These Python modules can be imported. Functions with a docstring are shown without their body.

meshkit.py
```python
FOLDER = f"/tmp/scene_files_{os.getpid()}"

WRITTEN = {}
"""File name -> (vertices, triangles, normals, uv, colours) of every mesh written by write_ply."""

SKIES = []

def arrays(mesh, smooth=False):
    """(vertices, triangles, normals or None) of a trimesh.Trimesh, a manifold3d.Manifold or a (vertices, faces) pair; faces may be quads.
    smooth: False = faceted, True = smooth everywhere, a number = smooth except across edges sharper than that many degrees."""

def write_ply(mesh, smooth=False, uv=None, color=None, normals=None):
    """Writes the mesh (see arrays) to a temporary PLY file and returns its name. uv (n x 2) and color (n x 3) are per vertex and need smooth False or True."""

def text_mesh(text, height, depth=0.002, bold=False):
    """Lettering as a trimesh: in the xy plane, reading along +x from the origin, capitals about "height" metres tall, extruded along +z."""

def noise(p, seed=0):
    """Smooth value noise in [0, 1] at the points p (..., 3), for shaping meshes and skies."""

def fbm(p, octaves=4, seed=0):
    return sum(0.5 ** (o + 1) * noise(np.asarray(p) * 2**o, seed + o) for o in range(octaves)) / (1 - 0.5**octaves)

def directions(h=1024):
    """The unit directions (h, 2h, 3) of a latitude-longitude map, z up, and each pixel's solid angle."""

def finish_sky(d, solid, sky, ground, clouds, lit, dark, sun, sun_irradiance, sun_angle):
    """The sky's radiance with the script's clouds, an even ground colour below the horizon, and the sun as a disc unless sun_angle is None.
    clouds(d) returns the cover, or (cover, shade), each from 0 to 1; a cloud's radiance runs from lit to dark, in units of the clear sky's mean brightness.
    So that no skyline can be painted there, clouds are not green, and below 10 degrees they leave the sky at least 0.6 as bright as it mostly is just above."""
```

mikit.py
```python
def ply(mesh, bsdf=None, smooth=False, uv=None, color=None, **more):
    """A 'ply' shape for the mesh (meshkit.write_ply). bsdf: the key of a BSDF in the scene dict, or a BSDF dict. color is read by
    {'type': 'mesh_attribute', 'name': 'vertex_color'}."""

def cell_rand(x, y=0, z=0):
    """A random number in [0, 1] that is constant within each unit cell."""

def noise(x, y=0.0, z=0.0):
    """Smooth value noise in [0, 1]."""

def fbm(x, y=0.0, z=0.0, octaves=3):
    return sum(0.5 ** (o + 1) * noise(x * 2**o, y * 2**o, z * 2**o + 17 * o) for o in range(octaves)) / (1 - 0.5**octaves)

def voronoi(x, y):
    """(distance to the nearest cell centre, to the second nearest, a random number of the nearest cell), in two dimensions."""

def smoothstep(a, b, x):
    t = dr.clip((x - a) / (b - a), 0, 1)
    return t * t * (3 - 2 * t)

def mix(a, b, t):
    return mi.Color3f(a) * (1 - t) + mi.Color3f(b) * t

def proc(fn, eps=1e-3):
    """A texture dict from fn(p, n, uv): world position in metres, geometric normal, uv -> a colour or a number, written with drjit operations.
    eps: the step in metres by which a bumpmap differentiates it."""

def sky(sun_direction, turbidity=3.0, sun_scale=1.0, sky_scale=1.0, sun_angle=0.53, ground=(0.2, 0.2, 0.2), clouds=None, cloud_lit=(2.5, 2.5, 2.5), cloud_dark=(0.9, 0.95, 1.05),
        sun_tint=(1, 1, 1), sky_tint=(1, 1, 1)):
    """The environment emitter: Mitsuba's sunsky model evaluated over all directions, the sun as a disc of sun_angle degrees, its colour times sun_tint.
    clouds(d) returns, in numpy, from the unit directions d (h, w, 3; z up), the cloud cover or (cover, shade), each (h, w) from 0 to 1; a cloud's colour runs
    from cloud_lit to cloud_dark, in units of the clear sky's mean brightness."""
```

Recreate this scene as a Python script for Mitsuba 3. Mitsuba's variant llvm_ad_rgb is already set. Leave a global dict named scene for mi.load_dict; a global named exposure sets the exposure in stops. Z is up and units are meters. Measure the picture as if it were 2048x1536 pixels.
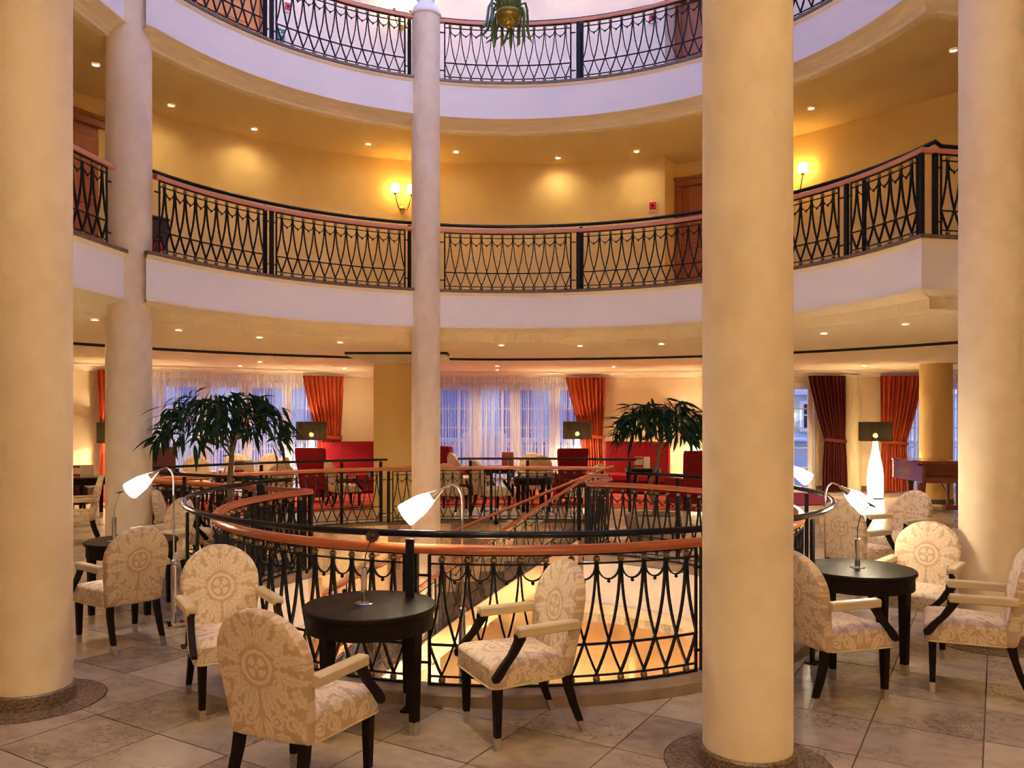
import math, random
import numpy as np, trimesh, drjit as dr, mitsuba as mi
import mikit, meshkit
from mikit import noise, fbm, smoothstep, mix
from shapely.geometry import Polygon, Point, LineString, box as sbox
from shapely.ops import unary_union

random.seed(7)
rng = np.random.default_rng(7)
T = mi.ScalarTransform4f
scene, labels = {}, {}

# ------------------------------------------------------------------ camera, sky, lights, exposure
H = 1.90                                    # eye height; x right, y away from the camera, z up
scene['camera'] = {'type': 'perspective', 'fov': math.degrees(2 * math.atan(1024 / 1629)), 'fov_axis': 'x',
                   'to_world': T().look_at([0, 0, H], [0, 1, H], [0, 0, 1]),
                   'principal_point_offset_x': 7 / 2048, 'principal_point_offset_y': -65 / 1536}
exposure = 6.0
G = 1 / 16                                  # all light sources share this scale; the exposure makes up for it
SKY = .475
scene['sky'] = mikit.sky((0.3, -0.6, 0.4), turbidity=3.0, sun_scale=0.0, sky_scale=9.0 * SKY * G, sky_tint=(1.15, .95, 1.36), ground=(.15, .15, .16))
scene['sky']['sampling_weight'] = 24.0
WARM = np.array([1.0, .73, .41])
SOFT = np.array([1.0, .72, .46])
def rgb(c): return {'type': 'rgb', 'value': [float(x) for x in np.broadcast_to(c, 3)]}
nspot = [0]
LIGHT = {'lower': .13, 'gallery': .0155, 'top': .027, 'ground': .36, 'lounge': .11, 'side': .08, 'lobby': .20, 'pendant': 3.9, 'sconce': .8, 'reading': 2.2, 'bottle': .85}
def spot(p, target, power, color=WARM, cutoff=60, beam=20, grp='side'):
    nspot[0] += 1; power = power * LIGHT[grp]
    p = np.array(p, float); t = np.array(target, float)
    up = [0, 1, 0] if abs((t - p)[2]) > .9 * np.linalg.norm(t - p) else [0, 0, 1]
    scene[f'{grp}_spot_{nspot[0]:03d}'] = {'type': 'spot', 'to_world': T().look_at(p.tolist(), t.tolist(), up), 'intensity': rgb(color * power * G), 'cutoff_angle': float(cutoff), 'beam_width': float(beam)}
def emit(c, w=1.0, grp=None): return {'type': 'area', 'radiance': rgb(np.asarray(c) * G * LIGHT.get(grp, 1.0)), 'sampling_weight': float(w)}

# ------------------------------------------------------------------ mesh helpers
def cat(ms): return trimesh.util.concatenate(ms)
def M(v, f):
    v, f = np.asarray(v, float), np.asarray(f, int)
    if f.shape[1] == 4: f = np.vstack([f[:, [0, 1, 2]], f[:, [0, 2, 3]]])
    return trimesh.Trimesh(v, f, process=False)
def bx(c, s, b=0.0):
    c, s = np.array(c, float), np.array(s, float) / 2
    if b <= 0:
        m = trimesh.creation.box(extents=2 * s); m.apply_translation(c); return m
    pts = []
    for sx in (-1, 1):
        for sy in (-1, 1):
            for sz in (-1, 1):
                for k in range(3):
                    q = np.array([sx, sy, sz]) * (s - b); q[k] += (sx, sy, sz)[k] * b
                    pts.append(q + c)
    return trimesh.convex.convex_hull(np.array(pts))
def grid(P):
    """faces of a (n, m, 3) point grid"""
    n, m = P.shape[:2]
    i = np.arange(n * m).reshape(n, m)
    return M(P.reshape(-1, 3), np.stack([i[:-1, :-1], i[1:, :-1], i[1:, 1:], i[:-1, 1:]], -1).reshape(-1, 4))
def tube(pts, r, n=8, flat=None):
    """round tube along points; r a number or one per point; flat=(a, b) gives a rectangular bar of those half sizes, b kept vertical or along flat[2]"""
    P = np.asarray(pts, float); k = len(P)
    t = np.gradient(P, axis=0); t /= np.linalg.norm(t, axis=1)[:, None]
    if flat is not None and len(flat) > 2: ref = np.array(flat[2], float)
    else: ref = np.array([0, 0, 1.0]) if abs(t[0][2]) < .9 else np.array([1.0, 0, 0])
    u = ref - t[0] * (ref @ t[0]); u /= np.linalg.norm(u)
    R = np.broadcast_to(r, k); rows = []
    for i in range(k):
        u = (ref if flat is not None else u); u = u - t[i] * (u @ t[i]); u /= np.linalg.norm(u); w = np.cross(t[i], u)
        if flat is not None:
            a, b = flat[0] * R[i], flat[1] * R[i]
            rows.append([P[i] + w * a * sa + u * b * sb for sa, sb in ((1, 1), (-1, 1), (-1, -1), (1, -1))])
        else:
            rows.append([P[i] + R[i] * (math.cos(2 * math.pi * j / n) * u + math.sin(2 * math.pi * j / n) * w) for j in range(n)])
    V = np.array(rows); m = V.shape[1]
    idx = np.arange(k * m).reshape(k, m); nx = np.roll(idx, -1, 1)
    f = np.stack([idx[:-1], nx[:-1], nx[1:], idx[1:]], -1).reshape(-1, 4)
    f = np.vstack([f[:, [0, 1, 2]], f[:, [0, 2, 3]]])
    c = np.array([[P[0]], [P[-1]]]).reshape(-1, 3); a, b = k * m, k * m + 1
    caps = [[a, nx[0, j], idx[0, j]] for j in range(m)] + [[b, idx[-1, j], nx[-1, j]] for j in range(m)]
    return M(np.vstack([V.reshape(-1, 3), c]), np.vstack([f, caps]))
def lathe(prof, n=32, c=(0, 0, 0)):
    P = np.array(prof, float); a = np.arange(n + 1) * 2 * math.pi / n
    G = np.stack([P[:, 0][:, None] * np.cos(a), P[:, 0][:, None] * np.sin(a), np.broadcast_to(P[:, 1][:, None], (len(P), n + 1))], -1) + np.array(c, float)
    m = grid(G[:, ::-1]); m.merge_vertices(); m.update_faces(m.nondegenerate_faces()); return m
def prism(poly, z0, z1):
    ms = []
    for g in getattr(poly, 'geoms', [poly]):
        if g.area < 1e-6: continue
        m = trimesh.creation.extrude_polygon(g, z1 - z0, engine='earcut'); m.apply_translation([0, 0, z0]); ms.append(m)
    return cat(ms)
def sweep(path, prof, closed=False, zf=None):
    """profile [(o, z)] along a plan path; o > 0 lies to the right of the direction of travel; corners mitred"""
    P = np.asarray(path, float)[:, :2]; n = len(P)
    d = np.roll(P, -1, 0) - P; d /= np.linalg.norm(d, axis=1)[:, None] + 1e-12
    nr = np.stack([d[:, 1], -d[:, 0]], 1)
    rows = []
    for i in range(n):
        a = nr[i - 1] if (closed or i > 0) else nr[0]
        b = nr[i] if (closed or i < n - 1) else nr[n - 2]
        m = a + b; m /= (m @ m) / 2 if m @ m > .3 else 1
        z = 0 if zf is None else zf[i]
        rows.append([[P[i, 0] + m[0] * o, P[i, 1] + m[1] * o, q + z] for o, q in prof])
    V = np.array(rows); k = len(prof)
    idx = np.arange(n * k).reshape(n, k); nx = np.roll(idx, -1, 1)
    if closed:
        i2 = np.roll(idx, -1, 0); n2 = np.roll(nx, -1, 0); f = np.stack([idx, nx, n2, i2], -1).reshape(-1, 4)
    else:
        f = np.stack([idx[:-1], nx[:-1], nx[1:], idx[1:]], -1).reshape(-1, 4)
    f = np.vstack([f[:, [0, 1, 2]], f[:, [0, 2, 3]]])
    if not closed:
        pv, pf = trimesh.creation.triangulate_polygon(Polygon(prof), engine='earcut')
        if len(pv) == k:
            order = [int(np.argmin(np.linalg.norm(np.array(prof) - q, axis=1))) for q in pv]
            pf = np.array(order)[pf]
            f = np.vstack([f, pf, pf[:, ::-1] + (n - 1) * k])
    return M(V.reshape(-1, 3), f)
def rectp(o0, o1, z0, z1, b=0.0):
    if b <= 0: return [(o0, z0), (o1, z0), (o1, z1), (o0, z1)]
    return [(o0 + b, z0), (o1 - b, z0), (o1, z0 + b), (o1, z1 - b), (o1 - b, z1), (o0 + b, z1), (o0, z1 - b), (o0, z0 + b)]
def roundp(cx, cz, a, b, n=10): return [(cx + a * math.cos(t), cz + b * math.sin(t)) for t in np.arange(n) * 2 * math.pi / n]

CX, CY = 0.0, 8.25                           # axis of the rotunda
def pol(th, R, z=None):
    a = math.radians(th); p = (CX + R * math.sin(a), CY + R * math.cos(a))
    return p if z is None else (p[0], p[1], z)
def arc(t0, t1, R, step=2.0):
    n = max(2, int(abs(t1 - t0) / step) + 1)
    return [pol(t, R) for t in np.linspace(t0, t1, n)]
def place(x, y, z=0.0, head=0.0, s=1.0):
    """local +y turned to the heading (degrees from +y towards +x)"""
    return T().translate([float(x), float(y), float(z)]).rotate([0, 0, 1], -float(head)).scale(float(s))

# ------------------------------------------------------------------ scene tree helpers
used = {}
def numbered(k):
    n = used.get(k, 0); used[k] = n + 1
    return k if n == 0 else f'{k}_{n:03d}'
def thing(name, label, category, group=None, at=None):
    k = numbered(name); labels[k] = {'label': label, 'category': category}
    if group: labels[k]['group'] = group
    used['at:' + k] = at
    return k
def part(root, name, shape, label=None, kind=None, tw=None, **more):
    """one shape entry under a thing or a part; shape = dict from S()"""
    k = numbered(root + '__' + name)
    d = dict(shape); top = root.split('__')[0]
    t = tw if tw is not None else used.get('at:' + top)
    if t is not None: d['to_world'] = t
    d.update(more); scene[k] = d
    if label or kind:
        labels[k] = {}
        if label: labels[k]['label'] = label
        if kind: labels[k]['kind'] = kind
    return k
def S(mesh, bsdf, smooth=False, **k): return mikit.ply(mesh, bsdf, smooth, **k)
def solo(name, label, category, shape, group=None, tw=None, **more):
    k = thing(name, label, category, group); d = dict(shape)
    if tw is not None: d['to_world'] = tw
    d.update(more); scene[k] = d; return k
def struct(name, shape, label=None):
    k = numbered(name); labels[k] = {'kind': 'structure'}
    if label: labels[k]['label'] = label
    if shape is not None: scene[k] = dict(shape)
    return k

# ------------------------------------------------------------------ materials
def mat(name, color, rough=.6, metal=0.0, spec=.5, two=True, **k):
    c = color if isinstance(color, dict) else rgb(color)
    d = {'type': 'principled', 'base_color': c, 'roughness': rough if isinstance(rough, dict) else float(rough), 'metallic': float(metal), 'specular': float(spec), **k}
    scene[name] = {'type': 'twosided', 'bsdf': d} if two else d
def matte(name, color):
    scene[name] = {'type': 'twosided', 'bsdf': {'type': 'diffuse', 'reflectance': color if isinstance(color, dict) else rgb(color)}}
def P3(f): return mikit.proc(f)
def plaster(a, b, s=1.3):
    def fn(p, n, uv):
        t = fbm(p.x * s, p.y * s, p.z * s * .6, 4)
        w = fbm(p.x * 9 * s, p.y * 9 * s, p.z * 5 * s, 2)
        return mix(a, b, smoothstep(.25, .75, .7 * t + .3 * w))
    return P3(fn)
mat('m_column', plaster((.82, .72, .55), (.70, .58, .41)), .55, spec=.3)
mat('m_fascia', (.82, .80, .78), .7, spec=.2)
mat('m_cream', (.82, .72, .55), .7, spec=.2)
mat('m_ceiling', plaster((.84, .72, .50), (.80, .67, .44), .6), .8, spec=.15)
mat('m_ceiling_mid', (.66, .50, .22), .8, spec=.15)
mat('m_wall_mustard', plaster((.77, .57, .24), (.71, .51, .20), .5), .75, spec=.2)
mat('m_wall_pale', (.80, .76, .74), .75, spec=.2)
mat('m_wall_lounge', plaster((.84, .70, .46), (.80, .65, .40), .5), .75, spec=.2)
mat('m_well', plaster((.82, .60, .35), (.76, .53, .29), .5), .75, spec=.2)
def f_granite(p, n, uv):
    t = fbm(p.x * 90, p.y * 90, p.z * 90, 3); w = noise(p.x * 240, p.y * 240, p.z * 240)
    return mix((.07, .045, .028), (.25, .18, .125), smoothstep(.3, .72, .6 * t + .4 * w))
mat('m_granite', P3(f_granite), .25)
def stone(a, b, seed):
    def fn(p, n, uv):
        t = fbm(p.x * 2.1 + seed * 7, p.y * 2.6, seed * 3.1, 4)
        w = fbm(p.x * 13 + p.y * 5, p.y * 17, seed, 3)
        sp = smoothstep(.62, .8, noise(p.x * 60, p.y * 60, seed)) * smoothstep(.45, .65, t)
        return mix(a, b, smoothstep(.25, .75, .62 * t + .38 * w)) * (1 - .35 * sp)
    return P3(fn)
TILE = [((.38, .31, .24), (.22, .175, .13)), ((.43, .36, .28), (.29, .235, .18)), ((.33, .27, .205), (.19, .15, .115)), ((.45, .385, .31), (.32, .265, .21)), ((.36, .30, .24), (.26, .21, .165))]
for i, (a, b) in enumerate(TILE): mat(f'm_tile_{i}', stone(a, b, i + 1.0), .28, spec=.45)
def f_curb(p, n, uv): return mix((.20, .145, .10), (.34, .27, .20), fbm(p.x * 9, p.y * 9, p.z * 9, 4))
mat('m_curb', P3(f_curb), .3)
mat('m_grout', (.14, .10, .07), .85)
def f_wood(p, n, uv):
    g = fbm(p.x * 3, p.y * 3, p.z * 60, 3)
    return mix((.33, .078, .026), (.45, .135, .05), g)
mat('m_rail_wood', P3(f_wood), .28, spec=.5, clearcoat=.6, clearcoat_gloss=.9)
def f_wood_light(p, n, uv): return mix((.56, .20, .10), (.66, .27, .15), fbm(p.x * 3, p.y * 3, p.z * 60, 3))
mat('m_rail_gallery', P3(f_wood_light), .32, spec=.4)
mat('m_iron', (.009, .009, .011), .45, spec=.2)
mat('m_black_tube', (.005, .005, .007), .14, spec=.4)
mat('m_bronze', (.30, .20, .11), .32, metal=.85)
mat('m_chrome', (.80, .78, .76), .08, metal=1.0)
mat('m_steel', (.62, .58, .52), .3, metal=1.0)
def f_ebony(p, n, uv):
    g = fbm(p.x * 14, p.y * 14, p.z * 14, 3); return mix((.006, .0035, .003), (.017, .009, .006), g)
mat('m_ebony', P3(f_ebony), .5, spec=.12)
mat('m_cream_leather', (.54, .44, .27), .42, spec=.4)
# damask weave: pale motif (1) on tan ground (0), in metres, mirrored about u = 0, medallion at v = 0.73
ELL = [  # centre, half length, half width, turn, bend
    (.062, .170, .080, .030, 66, 3.0), (.130, .125, .085, .032, 38, -2.5), (.185, .052, .095, .028, 10, 1.6), (.185, -.050, .095, .028, -12, -1.6),
    (.020, .165, .060, .016, 84, 1.0), (.030, -.180, .085, .020, -84, -1.2), (.078, -.180, .090, .023, -64, -2.4), (.130, -.130, .085, .026, -38, 2.4),
    (.225, .175, .060, .028, 55, 3.0), (.045, .255, .045, .024, 70, -3.0), (.225, -.150, .060, .030, -52, -3.0), (.035, -.310, .065, .024, -70, 2.5),
    (.205, -.285, .065, .024, -62, 3.0), (.120, -.345, .060, .022, -20, 3.0), (.16, .27, .06, .026, 30, 3), (.25, .02, .05, .014, 5, 0), (.262, -.23, .05, .022, 80, 2)]
DISC = [(.150, .200, .022), (.172, .178, .019), (.142, .172, .015), (.205, .115, .013), (.098, .225, .018), (.118, .085, .019), (.120, -.080, .019), (.195, -.112, .016), (.222, -.098, .013),
        (.135, -.205, .017), (.155, -.182, .013), (.158, -.232, .016), (.075, -.262, .012), (.0, -.345, .020), (.24, -.02, .010), (.262, .10, .015), (.095, -.29, .015)]
RING = [(.168, -.262, .024, .038), (.080, -.262, .022, .034), (.215, .235, .020, .034), (.118, .085, .026, .036), (.120, -.080, .026, .036)]
def damask(u, v):
    x = dr.abs(u - .58 * dr.round(u / .58)) + noise(u * 45, v * 45, 3.1) * .010 - .005
    y = v - .73
    y = y - .70 * dr.round((y + .03) / .70) + noise(u * 45, v * 45, 9.7) * .010 - .005
    m = mi.Float(0)
    for cx, cy, a, b, t, bend in ELL:
        c, s = math.cos(math.radians(t)), math.sin(math.radians(t))
        px, py = (x - cx) * c + (y - cy) * s, (y - cy) * c - (x - cx) * s
        py = py + bend * px * px
        w = b * (1 - .35 * px / a) * (1 + .22 * dr.sin(px * 170))
        k = dr.sqrt(dr.square(px / a) + dr.square(py / w))
        leaf = 1 - smoothstep(-.003, .003, (k - 1) * b)
        vein = 1 - smoothstep(.0012, .0035, dr.abs(py) + .002 * smoothstep(.2, .7, px / a))
        m = dr.maximum(m * smoothstep(.001, .0045, (k - 1) * b), leaf * (1 - .8 * vein))
    for cx, cy, r in DISC:
        d = dr.sqrt(dr.square(x - cx) + dr.square(y - cy)) - r
        m = dr.maximum(m * smoothstep(.001, .005, d), 1 - smoothstep(-.0025, .0025, d))
    for cx, cy, r0, r1 in RING:
        d = dr.sqrt(dr.square(x - cx) + dr.square(y - cy))
        m = dr.maximum(m, smoothstep(r0 - .002, r0 + .002, d) * (1 - smoothstep(r1 - .002, r1 + .002, d)))
    r = dr.sqrt(dr.square(x) + dr.square(y))
    m = m * smoothstep(.094, .100, r) * smoothstep(.002, .006, x)
    m = dr.maximum(m, smoothstep(.066, .070, r) * (1 - smoothstep(.085, .089, r)))
    q = dr.abs(2 * x * y) / dr.maximum(r * r, 1e-6)
    m = dr.maximum(m, smoothstep(.45, .62, q) * smoothstep(.018, .022, r) * (1 - smoothstep(.052, .056, r)))
    return dr.maximum(m, 1 - smoothstep(.010, .013, r))
def f_damask(p, n, uv):
    g = fbm(uv.x * 400, uv.y * 400, 0.0, 2)
    return mix((.50, .37, .245), (.67, .545, .405), damask(uv.x, uv.y)) * (.90 + .2 * g)
mat('m_damask', P3(f_damask), .62, spec=.3, sheen=.35)
mat('m_red_fabric', (.22, .008, .014), .75, spec=.15, sheen=.3)
mat('m_dark_red', (.055, .008, .012), .6, spec=.3)
def f_drape(p, n, uv):
    return mix((.52, .095, .035), (.40, .06, .024), fbm(uv.x * 30, uv.y * 3, 0.0, 2))
mat('m_drape', P3(f_drape), .55, spec=.25, sheen=.5)
mat('m_drape_dark', (.13, .025, .02), .6, spec=.2, sheen=.3)
mat('m_white_frame', (.78, .74, .72), .5)
mat('m_white_outside', (.70, .74, .80), .6)
scene['m_pane'] = {'type': 'thindielectric', 'int_ior': 1.5, 'ext_ior': 1.0}
scene['m_sheer'] = {'type': 'principledthin', 'base_color': rgb((.86, .83, .86)), 'roughness': .8, 'diff_trans': 1.0, 'eta': 1.3}
scene['m_shade_black'] = {'type': 'blendbsdf', 'weight': .972, 'a': {'type': 'thindielectric', 'int_ior': 1.01, 'ext_ior': 1.0, 'specular_transmittance': rgb((1, .75, .4))},
                          'b': {'type': 'principledthin', 'base_color': rgb((.012, .008, .005)), 'roughness': .5, 'diff_trans': .8, 'eta': 1.4}}
mat('m_black', (.012, .010, .010), .5)
mat('m_white_glass', (.85, .80, .70), .25)
def f_doorwood(p, n, uv):
    g = fbm(p.x * 4, p.y * 4, p.z * 1.2, 3); s = noise(p.x * 40, p.y * 40, p.z * 2)
    return mix((.26, .075, .028), (.42, .14, .05), .7 * g + .3 * s)
mat('m_door', P3(f_doorwood), .35, spec=.45)
def f_orange(p, n, uv):
    g = fbm(p.x * 4, p.y * 4, p.z * 1.2, 3); return mix((.55, .20, .04), (.66, .27, .07), g)
mat('m_door_light', P3(f_orange), .4)
def f_piano(p, n, uv):
    g = fbm(p.x * 3, p.y * 3, p.z * 14, 3); return mix((.13, .022, .009), (.23, .05, .018), g)
mat('m_piano', P3(f_piano), .12, spec=.6, clearcoat=1.0, clearcoat_gloss=.95)
def f_carpet(p, n, uv):
    r = dr.sqrt(dr.square(p.x - CX) + dr.square(p.y - CY))
    st = smoothstep(.40, .48, dr.abs(r / .9 - dr.floor(r / .9) - .5))
    k = fbm(p.x * 30, p.y * 30, 0.0, 2)
    return mix((.27, .030, .022), (.44, .115, .04), st) * (.8 + .4 * k)
mat('m_carpet', P3(f_carpet), .9, spec=.1)
mat('m_burgundy', (.10, .012, .03), .9, spec=.1)
def f_leaf(p, n, uv):
    return mix((.012, .028, .014), (.026, .055, .024), noise(p.x * 20, p.y * 20, p.z * 20))
scene['m_leaf'] = {'type': 'principledthin', 'base_color': P3(f_leaf), 'roughness': .35, 'diff_trans': .35, 'eta': 1.45}
def f_bark(p, n, uv): return mix((.07, .045, .028), (.20, .145, .10), fbm(p.x * 30, p.y * 30, p.z * 60, 3))
mat('m_bark', P3(f_bark), .8)
mat('m_urn', (.36, .26, .17), .5)
mat('m_soil', (.03, .02, .015), .95)
mat('m_red_plastic', (.50, .02, .02), .4)
mat('m_teal', (.02, .16, .22), .5)
mat('m_card_white', (.80, .76, .72), .6)
mat('m_card_brown', (.25, .08, .04), .5)
mat('m_murano_green', (.07, .17, .075), .06, spec=.8, clearcoat=1.0)
mat('m_murano_gold', (.32, .25, .03), .1, metal=.6, clearcoat=1.0)
mat('m_brass', (.55, .38, .14), .25, metal=1.0)
mat('m_facade', (.40, .52, .60), .7)
mat('m_facade_dark', (.10, .16, .32), .7)
mat('m_terrace', (.30, .32, .36), .8)
mat('m_tread', (.10, .065, .045), .4)
mat('m_flower', (.018, .006, .008), .6)
mat('m_stem', (.05, .07, .03), .6)
mat('m_cabinet_dark', (.045, .022, .012), .5)

# ------------------------------------------------------------------ floor, opening and lower storey
RW, RF = 2.72, 6.45                           # well radius, far edge radius
open_path = [pol(15, RF), pol(15, 4.05)] + arc(15, 21.5, 4.05) + arc(21.5, 302.5, RW) + arc(-57.5, 15, RF)[:-1]
opening = Polygon(open_path)
room = sbox(-12.5, -4, 15, 24)
wallpts = [pol(-75, 13.4), pol(-60, 13.4), pol(-42, 13.4), pol(-20, 13.4), pol(-13, 13.4), pol(10, 13.4), pol(22.2, 13.4), (15.0, 20.65)]
room = Polygon([(-13.2, -4), (-13.2, 11.0)] + wallpts[1:] + [(15, -4)])
floor = struct('floor', S(prism(room.difference(opening), -.80, -.012), 'm_grout'))
COL = [(-3.19, 5.46, .24), (-4.59, 9.85, .26), (-1.28, 12.62, .222), (1.31, 4.47, .24), (4.06, 6.86, .24)]
curb_out = RW + .24
curb_poly = Point(CX, CY).buffer(curb_out, 64).intersection(Polygon([(CX, CY)] + arc(21.5, 302.5, 6)))
keep = room.difference(opening.buffer(.005)).difference(curb_poly)
for x, y, r in COL[:2] + COL[3:]: keep = keep.difference(Point(x, y).buffer(.452, 48))
# stone tiles 0.6 m, laid at 30 degrees; every tile near enough to be told apart is a part of its own
a30 = math.radians(-31); e1 = np.array([math.cos(a30), math.sin(a30)]); e2 = np.array([-e1[1], e1[0]]); o0 = np.array([-2.62, 5.19])
tiles = []
for i in range(-34, 40):
    for j in range(-22, 36):
        c = o0 + (i + .5) * .606 * e1 + (j + .5) * .606 * e2
        if not room.buffer(.5).contains(Point(c)): continue
        g = .004
        q = Polygon([c + (sx * (.303 - g)) * e1 + (sy * (.303 - g)) * e2 for sx, sy in ((-1, -1), (1, -1), (1, 1), (-1, 1))])
        k = q.intersection(keep)
        if k.is_empty or k.area < .002: continue
        seen = c[1] > 3.4 and abs(c[0]) < c[1] * .66 + .3
        tiles.append((0 if seen else 1, c[1] if seen else abs(c[1]) + 50, k, int(rng.integers(0, 5)), float(rng.uniform(-.0012, .0012))))
tiles.sort(key=lambda t: (t[0], t[1]))
for _, _, k, mt, dz in tiles[:300]:
    part(floor, 'tile', S(prism(k, -.012, dz), f'm_tile_{mt}'))
for mt in range(2):
    part(floor, 'distant_tile', S(cat([prism(k, -.012, dz) for _, _, k, m_, dz in tiles[300:] if m_ % 2 == mt]), f'm_tile_{(1, 4)[mt]}'), kind='stuff')
cu = struct('curb', None, 'low granite curb around the well')
part(cu, 'kerb_stone', S(sweep(arc(21.5, 302.5, RW), rectp(-.24, .0, -.02, .085, .012)), 'm_curb', 30))
part(cu, 'kerb_stone', S(sweep(arc(-57.5, 15, RF), rectp(-.10, .02, -.01, .05, .01)), 'm_granite', 30))
part(cu, 'kerb_stone', S(sweep([pol(302.5, RW), pol(302.5, RF)], rectp(-.10, .02, -.01, .05, .01)), 'm_granite', 30))
part(cu, 'kerb_stone', S(sweep([pol(15, RF), pol(15, 4.05)] + arc(15, 21.5, 4.05) + [pol(21.5, RW)], rectp(-.10, .02, -.01, .05, .01)), 'm_granite', 30))
ring = arc(21.5, 302.5, RW)
well = struct('trim_1', None, 'plaster edge of the floor around the well')
part(well, 'fascia', S(sweep(ring, [(-.05, -.55), (.02, -.55), (.02, -.012), (-.05, -.012)]), 'm_fascia', 30))
part(well, 'moulding', S(sweep(ring, [(-.30, -.80), (.0, -.80), (.0, -.69), (.03, -.67), (.06, -.62), (.06, -.55), (-.05, -.55), (-.30, -.6)]), 'm_cream', 30))
LZ = -3.6
struct('wall_stair', S(sweep([pol(302.5, RW - .1), pol(302.5, RF)] + arc(-57.5, 15, RF)[1:], rectp(-.15, .0, LZ, -.012)), 'm_well', 30))
struct('wall_landing', S(sweep([pol(15, RF), pol(15, 4.05)] + arc(15, 21.5, 4.05) + [pol(21.5, RW + .25)], rectp(-.12, .0, -.80, -.012)), 'm_well', 30))
struct('wall_lower', S(sweep(arc(10, 310, 5.6, 4), rectp(-.15, 0, LZ, -.8)), 'm_well', 30))
struct('floor_lower', S(prism(Point(CX, CY).buffer(6.6, 48), LZ - .2, LZ), 'm_tile_3'))
pl = struct('wall_lower_pier', S(bx((2.05, 11.9, -2.2), (.5, .5, 2.8), .02), 'm_well'))
for th in (55, 85, 115, 150, 200, 240):
    spot(pol(th, 3.5, -.95), pol(th, 5.6, -2.5), 30, WARM, 75, 45, 'lower')
gl = thing('globe_lamp', 'white globe lamp of the lower lobby, standing deep in the well', 'lamp', None, T().translate([-.3, 7.6, 0]))
gm = trimesh.creation.icosphere(3, .20); gm.apply_translation((0, 0, -2.35))
part(gl, 'post', S(lathe([(.16, LZ), (.16, LZ + .03), (.02, LZ + .06), (.02, -2.5), (0, -2.5)], 24), 'm_black', 30))
part(gl, 'globe', S(gm, 'm_white_glass', True), emitter=emit(WARM * 22, 1.0))
for ta, tb in ((-95, 75), (-125, 45)): spot(pol(ta, 3.3, -1.7), pol(tb, 2.9, -1.25), 22, WARM, 26, 16, 'lower')
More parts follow.
